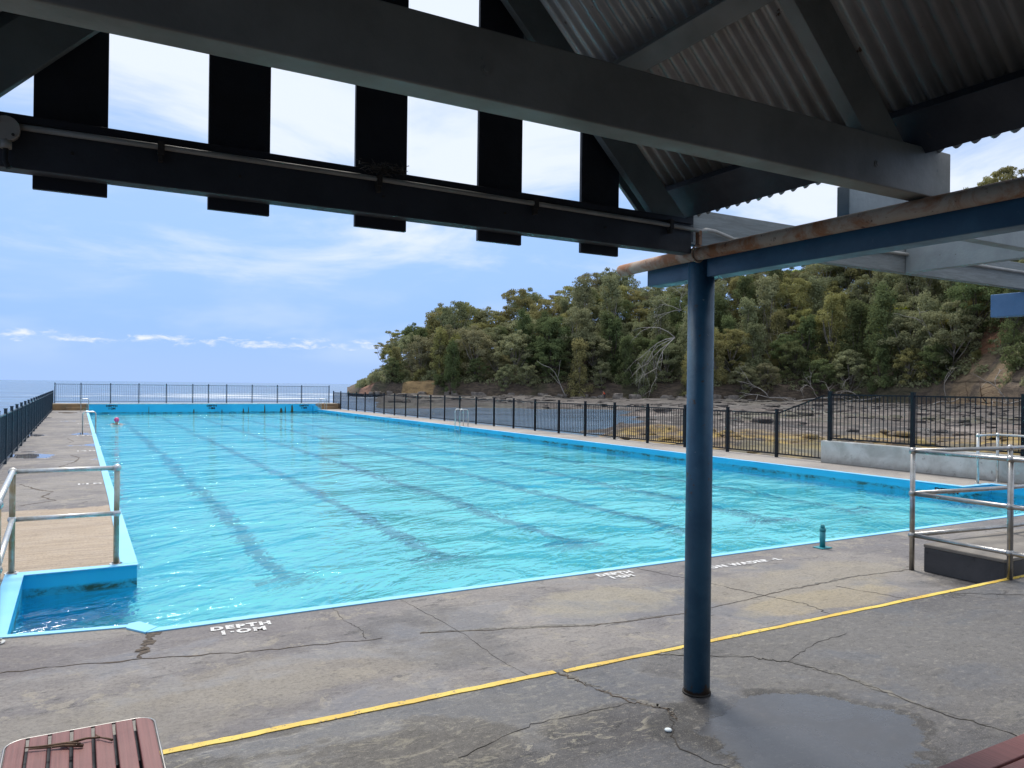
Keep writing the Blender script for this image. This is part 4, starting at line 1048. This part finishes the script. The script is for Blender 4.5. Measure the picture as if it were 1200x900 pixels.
R = random.Random(21)
clear = []                                    # (u, t, radius) kept free of trees
for (u, t, r) in [(-.130, 0, 4), (-.112, 0, 4), (-.19, 0, 4), (.615, 8, 2.5), (.625, 13, 2.5), (.638, 19, 2.6), (.65, 25, 2.4), (.615, 2, 4.5), (.585, 1, 3.5), (.66, 3, 3)]:
    x, y, _ = spot(u, t); clear.append((x, y, r))
rows = [1.0, 6, 11.5, 17.5, 24, 31, 38, 45]
kinds = [('gum', 'olive'), ('gum', 'grey'), ('column', 'grey'), ('gum', 'dark'), ('column', 'dark'), ('gum', 'brown'), ('column', 'olive')]
ordn = ['first', 'second', 'third', 'fourth', 'fifth', 'sixth', 'seventh', 'eighth', 'ninth', 'tenth', 'eleventh', 'twelfth', 'thirteenth']
post_u = [.176, .133, .096, .061, .031, .003, -.022, -.045, -.066, -.086, -.104, -.120, -.134]     # bearings of the low fence's posts
right_z = [(.235, 'behind the blue post'), (.268, 'just right of the blue post'), (.312, 'above the first fence post right of it'), (.362, 'above the second fence post right of it'), (.395, 'above the sloping fence bay'),
           (.445, 'above the left end of the parapet'), (.496, 'above the first tall fence bay'), (.546, 'above the second tall fence post'), (.585, 'left of the bare slip'), (.63, 'around the bare slip'), (9, 'right of the bare slip')]
def zone(u):
    if u < -.141: return 'near the tip of the headland'
    if u < .195: return 'above the %s fence post left of the post' % ordn[min(range(13), key=lambda i: abs(post_u[i] - u))]
    return next(z[1] for z in right_z if u < z[0])
lvl = lambda i: ['in the foot row', 'in the second row', 'in the third row', 'in the fourth row', 'in the fifth row', 'below the skyline', 'on the skyline', 'on the far skyline'][i]
desc = {('gum', 'olive'): 'olive gum tree', ('gum', 'grey'): 'grey-green gum', ('column', 'grey'): 'grey-green she-oak', ('gum', 'dark'): 'dark broad tree',
        ('column', 'dark'): 'dark she-oak', ('gum', 'brown'): 'brownish gum tree', ('column', 'olive'): 'olive she-oak'}
count = 0; used = []
for ri, t0 in enumerate(rows):
    u = -.182 + (.004 if ri < 1 else .0)
    while u < .735:
        D = base_d(u) + t0; step = (5.6 if ri < 2 else 6.3) + (.5 if u > .3 else 0); u += step / D / math.sqrt(1 + u * u) * R.uniform(.75, 1.25)
        t = t0 + R.uniform(-1.6, 1.6); t = max(.2, t)
        if table(U_H, H_H, u) < 6 and ri > 4: continue
        if u > .69 and ri < 2: continue
        x, y = xy_of(u, base_d(u) + t)
        if any((x - q[0]) ** 2 + (y - q[1]) ** 2 < q[2] ** 2 for q in clear): continue
        wts = [3, 3, 2.6, 1.0, 1.6, 1.0, 1.6] if u < .22 else [1.6, 2.2, 3.4, 2.4, 3.2, .7, 1.6]
        if ri < 1: wts = [1.4, 2, 2, 2.4, 2, .8, 1]
        if ri > 4 or (u < -.04 and ri > 1): wts = [3.2, 3.4, .4, .8, .1, .8, .2]
        k = R.choices(kinds, wts)[0]
        tip = 1 - .40 * sm(-.05, -.2, u) if True else 1
        tip = 1 - .42 * (1 - sm(-.19, -.06, u))
        s = R.choice([.72, .85, .95, 1.0, 1.08, 1.22]) * R.uniform(.95, 1.05) * tip * (.86 if ri == 0 else 1.0) * (.88 if k[0] == 'gum' and ri < 1 else 1)
        lab = desc[k] + ' ' + lvl(ri) + ' ' + zone(u)
        o = tree_obj((k[0], k[1], R.randrange(3)), lab, 'trees covering the headland')
        put(o, u, t, s, R.uniform(0, 6.28), dz=-1.6 * s if ri == 0 else -1.0 * s, sz=s * R.uniform(.85, 1.25)); count += 1
# singular trees
def special(key, label, u, py, s, hh, rz=0, sz=None, t=None):
    """stand a tree where its crown (hh above its foot) is seen at the level py"""
    if t is None: t = find_t(u, py, hh * (sz or s))
    o = tree_obj(key, label); put(o, u, t, s, rz, 0, sz); return o
special(('umbrella', 'olive', 0), 'flat-topped gum standing highest at the tip of the headland', -.150, 376, 1.0, 10.4, .3)
special(('umbrella', 'olive', 1), 'lower flat-topped gum nearest the end of the headland', -.170, 404, .8, 10, 2)
special(('umbrella', 'olive', 2), 'wide flat-topped gum on the skyline right of the highest tip tree', -.110, 374, 1.05, 10.2, 4, .9)
special(('umbrella', 'olive', 0), 'small flat-topped gum between the two tip trees', -.127, 382, .7, 10.2, 5)
special(('umbrella', 'brown', 1), 'brownish round-topped gum where the skyline steps up left of the pipe end', .055, 338, 1.2, 10.2, 1)
special(('gum', 'lime', 0), 'bright lime green tree just right of the blue post under the beam', .300, 328, .75, 10, 1)
special(('umbrella', 'lime', 0), 'second bright lime green crown under the navy beam', .382, 316, 1.15, 10.2, 2)
special(('umbrella', 'lime', 1), 'third bright lime crown just below and right of the second', .363, 345, .62, 10.2, 2)
special(('umbrella', 'lime', 2), 'small layered lime green tree below the grey beams', .512, 362, .90, 10.2, 2)
special(('umbrella', 'lime', 3), 'low lime green spray just left below the layered lime tree', .487, 380, .55, 10.2, 2)
special(('umbrella', 'lime', 4), 'lowest small lime spray on the dark slope', .405, 386, .40, 10, 2)
special(('umbrella', 'olive', 1), 'sparse umbrella tree on the skyline above the rusty pipe, left one', .630, 196, 1.1, 10.3, 2.4, 1.62, t=40)
special(('umbrella', 'olive', 2), 'sparse umbrella tree on the skyline above the rusty pipe, right one', .652, 190, 1.2, 10.3, .4, 1.65, t=40)
# shrubs along the slip and the cliff top
for i, (u, t, s, c) in enumerate([(.660, 6, 1.0, 'dark'), (.605, 9, .5, 'olive'), (.575, 16, .9, 'olive'), (.59, 20, .8, 'dark'), (.57, 11, .8, 'dark'), (.668, 19, 1.0, 'dark'), (.56, 4, .9, 'dark'), (.545, 3, 1, 'olive'), (.66, 28, 1.1, 'olive'), (.60, 27, 1.0, 'olive'),
                                  (-.195, 4, .55, 'grey'), (-.183, 4, .6, 'grey'), (-.175, 3, .6, 'grey'), (-.160, 1.5, .7, 'grey'), (-.148, 1.5, .7, 'dark'), (-.139, 4.5, .7, 'grey'), (-.120, 4.5, .7, 'olive'), (-.104, 4.0, .7, 'grey'), (-.095, 1, .7, 'dark')]):
    side = 'beside the bare slip at the right' if u > 0 else 'on the cliff top towards the end of the headland'
    o = tree_obj(('shrub', c, i % 2), {'dark': 'dark green', 'olive': 'olive', 'grey': 'grey-green'}[c] + ('') + (' low' if t < 5 else (' mid' if t < 14 else ' upper')) + ' shrub ' + (side if u > 0 else 'on the cliff ' + zone(u)), 'shrubs ' + side)
    put(o, u, t, s, i * 1.3, -.3)
# undergrowth that nobody could count
rng = random.Random(5); cl = []
for k in range(2600):
    u = rng.uniform(-.2, .74); t = rng.uniform(1.2, 46); x, y, z = spot(u, t)
    if any((x - q[0]) ** 2 + (y - q[1]) ** 2 < (q[2] * .8) ** 2 for q in clear): continue
    cl.append((x, y, z + .3, rng.uniform(.8, 1.6)))
me = leaf_mesh('undergrowth', cl, 26, .30, 77, L_GREY, 0, .8)
ug = bpy.data.objects.new('undergrowth', me); COL.objects.link(ug); ug['kind'] = 'stuff'

# loose rock rubble over the tidal shelf
rk = random.Random(12); b = B(); nrk = 0
while nrk < 1700:
    u = rk.uniform(-.16, 1.0); d = base_d(u) * rk.uniform(.16, 1.0) - 1; x, y = xy_of(u, d)
    if x < 18.5 or y < -2 or mnoise.noise(Vector((x * .08, y * .08, 4))) < rk.uniform(-.35, .25): continue
    h = rock_h(x, y)
    if h < -1.42: continue
    sx = rk.uniform(.15, .5) * (1 + d / 70) * rk.choice([.4, .5, .7, 1]); sy = sx * rk.uniform(.6, 1.5); sz_ = min(.45, sx * rk.uniform(.18, .5)); a = rk.uniform(0, 3.1)
    n = rk.choice([5, 6, 7]); ring = []
    for lv, kk in ((-.3, 1.0), (.55, .92), (1.0, .55)):
        for q in range(n):
            t_ = 6.283 * q / n + a; w = kk * rk.uniform(.8, 1.15)
            ring.append((x + sx * w * math.cos(t_), y + sy * w * math.sin(t_), h + sz_ * lv * rk.uniform(.85, 1.1)))
    fs = [(l * n + q, l * n + (q + 1) % n, (l + 1) * n + (q + 1) % n, (l + 1) * n + q) for l in (0, 1) for q in range(n)] + [tuple(range(2 * n, 3 * n))]
    b.add(ring, fs, False); nrk += 1
ro = b.obj('rock_rubble', bpy.data.materials['tidal_rock']); ro['kind'] = 'stuff'

# bare limbs and driftwood
def bare(name, label, cat, base, dirs, mat, seed, L, r, depth=3, sag=0.0):
    R_ = random.Random(seed); b = B()
    def grow(p, d, l, rr, lv):
        pts = [p]; q = p.copy(); dd = d.copy()
        for k in range(5):
            dd = (dd + Vector((R_.gauss(0, .16), R_.gauss(0, .16), R_.gauss(0, .13) - sag * .1))).normalized(); q = q + dd * l / 5; pts.append(q.copy())
            if lv > 0 and k > 0 and R_.random() < .72: grow(q, (dd + Vector((R_.gauss(0, .6), R_.gauss(0, .6), R_.gauss(0, .5)))).normalized(), l * R_.uniform(.4, .65), rr * .55, lv - 1)
        b.tube(pts, [rr * (1 - .15 * k) for k in range(6)], 6)
    for d in dirs: grow(Vector(base), Vector(d).normalized(), L, r, depth)
    return tag(b.obj(name, mat), label, cat)
rt = Vector((RT.x, RT.y, 0)).normalized(); up = Vector((0, 0, 1)); tc_ = -Vector((FW.x, FW.y, 0)).normalized()
def at(u, t, dz=0): x, y, z = spot(u, t); return Vector((x, y, z + dz))
bare('dead_branch', 'large bleached dead branches spreading over the foot of the slope left of the post', 'dead branch', at(.205, -.5, 13.5) + tc_ * 5.5, [-rt + up * .15 - up * .1, -rt * .9 - up * .5, -rt * .6 - up * .9, -rt - up * .25, -rt * .5 + up * .4], M_drift, 3, 10, .10, 2, 1.6)
bare('dead_branch', 'smaller bleached dead branches higher up left of the post', 'dead branch', at(.215, 6, 15) + tc_ * 4, [-rt + up * .5, -rt * .9 - up * .1, -rt * .4 + up * .8], M_drift, 8, 6, .07, 2, .6)
bare('dead_tree', 'pale forked dead trunk standing at the top of the bare slip on the right', 'dead tree', at(.622, 21, 0) + tc_ * 2, [up - rt * .40, up * .8 - rt * .75], M_drift, 5, 10, .24, 1)
bare('leaning_trunk', 'pale leaning trunk rising from the rocks behind the low fence', 'tree trunk', at(.070, -1.5, 0) + tc_ * 1, [up - rt * .35], M_drift, 11, 8, .14, 1)
bare('dead_tree', 'thin pale dead tree inside the dark trees right of the post', 'dead tree', at(.33, 10, 3) + tc_ * 3, [up - rt * .5, up + rt * .3], M_drift, 15, 6, .06, 2)
bare('dead_tree', 'thin pale dead stem among the dark trees left of the slip', 'dead tree', at(.535, 6, 6) + tc_ * 4, [up - rt * .2], M_drift, 17, 9, .12, 1)
for i, (u, t, L, lab) in enumerate([(.335, -5, 8, 'bleached fallen branch with upturned fork left of the raised fence post'), (.40, -6, 10, 'long bleached driftwood log across the step of the fence'), (.455, -4, 7, 'tangled grey driftwood roots behind the tall fence'), (.57, -3, 9, 'pale driftwood pole below the bare slip'), (.62, -2, 7, 'reddish tangle of dead branches at the foot of the slip'), (.65, -3, 6, 'short driftwood tangle at the far right shore')]):
    bare('driftwood', lab, 'driftwood', at(u, t, .7), [-rt + up * .12, rt * .9 + up * .20, -rt * .5 + up * .55 + tc_ * .3], M_drift if i != 4 else M_twig, 30 + i, L * .75, .11, 2, .6)
# boulders at the foot of the cliff
def boulder(label, u, t, s, seed, mat, group):
    b = B(); b.ball((0, 0, 0), 1, 18, 12); o = Vector((seed * 3.1, 0, 0)); vs = []
    for v in b.v:
        v = Vector(v); k = 1 + .35 * mnoise.noise(v * 1.3 + o) + .15 * mnoise.noise(v * 3.1 + o); v = Vector((max(-.75, min(.75, v.x)), max(-.7, min(.7, v.y)), max(-.6, min(.55, v.z)))) * k; vs.append(tuple(v * s))
    b.v = vs; ob = b.obj('boulder', mat); x, y, z = spot(u, t); ob.location = (x, y, z + s * .15); ob.rotation_euler = (0, 0, seed)
    tag(ob, label, 'boulder', group)
M_bould = rough_concrete('sandstone_boulder', (0.22, 0.19, 0.16), (0.13, 0.11, 0.095), (0.04, 0.035, 0.03))
rb = random.Random(3)
for i in range(34):
    u = rb.uniform(-.19, .30); pale = i in (4, 9)
    boulder('weathered brown boulder on the shore ' + zone(u), u, rb.uniform(-3.5, .3), rb.uniform(.5, 1.5), i + .3, M_bould, 'boulders on the shore at the foot of the headland')
boulder('upright pale boulder beside the person in orange', .103, -.6, 2.2, 77, M_parapet, None) if False else None

# ================================================================== people
def skin_body(name, joints, bones, mat, parent=None, sub=2):
    me = bpy.data.meshes.new(name); names = list(joints)
    me.from_pydata([joints[k][0] for k in names], [(names.index(a), names.index(c)) for a, c in bones], []); me.update()
    o = bpy.data.objects.new(name, me); COL.objects.link(o); me.materials.append(mat)
    md = o.modifiers.new('skin', 'SKIN'); md.use_smooth_shade = True
    for i, k in enumerate(names):
        r = joints[k][1]; me.skin_vertices[0].data[i].radius = (r, r) if not isinstance(r, tuple) else r
    me.skin_vertices[0].data[0].use_root = True
    o.modifiers.new('sub', 'SUBSURF').levels = sub; o.modifiers['sub'].render_levels = sub
    dg = bpy.context.evaluated_depsgraph_get(); m2 = bpy.data.meshes.new_from_object(o.evaluated_get(dg)); m2.materials.clear(); m2.materials.append(mat)
    bpy.data.objects.remove(o); o = bpy.data.objects.new(name, m2); COL.objects.link(o)
    for p in m2.polygons: p.use_smooth = True
    if parent: o.parent = parent
    return o
# person in orange bending on the far rocks
u0, d0 = (709 - 600) / 898, 170.0
x0, y0 = xy_of(u0, base_d(u0) - 4.5); z0 = rock_h(x0, y0) + .02
J = {'pelvis': ((0, 0, .92), .15), 'waist': ((.06, 0, 1.05), .14), 'chest': ((.20, 0, 1.27), .17), 'neck': ((.33, 0, 1.45), .06), 'head': ((.40, 0, 1.57), .10), 'top': ((.43, 0, 1.66), .08)}
BN = [('pelvis', 'waist'), ('waist', 'chest'), ('chest', 'neck'), ('neck', 'head'), ('head', 'top')]
for s_, n_ in ((1, 'l'), (-1, 'r')):
    J.update({n_ + 'hip': ((0, .09 * s_, .88), .10), n_ + 'knee': ((.08 if s_ > 0 else .0, .11 * s_, .48), .065), n_ + 'ank': ((.0, .12 * s_, .08), .045), n_ + 'toe': ((.16, .13 * s_, .04), .04),
              n_ + 'sh': ((.24, .19 * s_, 1.38), .065), n_ + 'el': ((.34, .24 * s_, 1.13), .045), n_ + 'wr': ((.50, .20 * s_, .95), .032), n_ + 'hand': ((.57, .19 * s_, .90), .035)})
    BN += [('pelvis', n_ + 'hip'), (n_ + 'hip', n_ + 'knee'), (n_ + 'knee', n_ + 'ank'), (n_ + 'ank', n_ + 'toe'), ('chest', n_ + 'sh'), (n_ + 'sh', n_ + 'el'), (n_ + 'el', n_ + 'wr'), (n_ + 'wr', n_ + 'hand')]
pe = thing('person', 'person in an orange top stooping on the far rocks under the trees', 'person', (0, 0, 0))
skin_body('body', J, BN, M_skin, pe)
JS = {k: (J[k][0], r) for k, r in (('pelvis', .17), ('waist', .165), ('chest', .20), ('lsh', .10), ('rsh', .10), ('lel', .065), ('rel', .065))}
skin_body('shirt', JS, [('pelvis', 'waist'), ('waist', 'chest'), ('chest', 'lsh'), ('chest', 'rsh'), ('lsh', 'lel'), ('rsh', 'rel')], M_orange, pe)
JT = {k: (J[k][0], r) for k, r in (('pelvis', .165), ('lhip', .125), ('rhip', .125), ('lknee', .085), ('rknee', .085), ('lank', .06), ('rank', .06))}
skin_body('trousers', JT, [('pelvis', 'lhip'), ('pelvis', 'rhip'), ('lhip', 'lknee'), ('rhip', 'rknee'), ('lknee', 'lank'), ('rknee', 'rank')], M_dark, pe)
pe.location = (x0, y0, z0); pe.rotation_euler = (0, 0, rad(150))
# swimmer: body hangs in the water, head and shoulders out
sw = thing('person', 'swimmer in a pink cap with only head and shoulders above the water', 'person', (0, 0, 0))
J = {'pelvis': ((-.35, 0, -.62), .14), 'waist': ((-.25, 0, -.42), .13), 'chest': ((-.06, 0, -.12), .16), 'neck': ((.0, 0, .06), .06), 'head': ((.03, 0, .17), .095), 'top': ((.03, 0, .27), .075)}
BN = [('pelvis', 'waist'), ('waist', 'chest'), ('chest', 'neck'), ('neck', 'head'), ('head', 'top')]
for s_, n_ in ((1, 'l'), (-1, 'r')):
    J.update({n_ + 'hip': ((-.38, .09 * s_, -.66), .10), n_ + 'knee': ((-.60, .14 * s_, -.80), .06), n_ + 'ank': ((-.92, .15 * s_, -.84), .04), n_ + 'sh': ((-.03, .19 * s_, .0), .065), n_ + 'el': ((.10, .38 * s_, -.05), .045), n_ + 'wr': ((.33, .42 * s_, -.03), .032), n_ + 'hand': ((.43, .40 * s_, -.03), .035)})
    BN += [('pelvis', n_ + 'hip'), (n_ + 'hip', n_ + 'knee'), (n_ + 'knee', n_ + 'ank'), ('chest', n_ + 'sh'), (n_ + 'sh', n_ + 'el'), (n_ + 'el', n_ + 'wr'), (n_ + 'wr', n_ + 'hand')]
skin_body('body', J, BN, M_skin, sw)
b = B(); b.ball((.025, 0, .235), .118, 16, 10, 1.05); b.obj('swim_cap', M_pink, sw)
sw.location = (1.66, 42.4, -.24); sw.rotation_euler = (0, 0, rad(-100))
# ================================================================== sea haze
def haze(density):
    m = bpy.data.materials.new('sea_haze'); m.use_nodes = True; t = m.node_tree; t.nodes.clear()
    v = t.nodes.new('ShaderNodeVolumePrincipled'); v.inputs['Color'].default_value = (.66, .82, 1, 1); v.inputs['Density'].default_value = density; v.inputs['Anisotropy'].default_value = .3
    t.links.new(v.outputs[0], t.nodes.new('ShaderNodeOutputMaterial').inputs['Volume'])
    b = B(); b.box((-45000, -45000, -4.5), (45000, 45000, 75)); o = b.obj('haze', m); o['kind'] = 'stuff'
HAZE = 0.0
if HAZE: haze(HAZE)
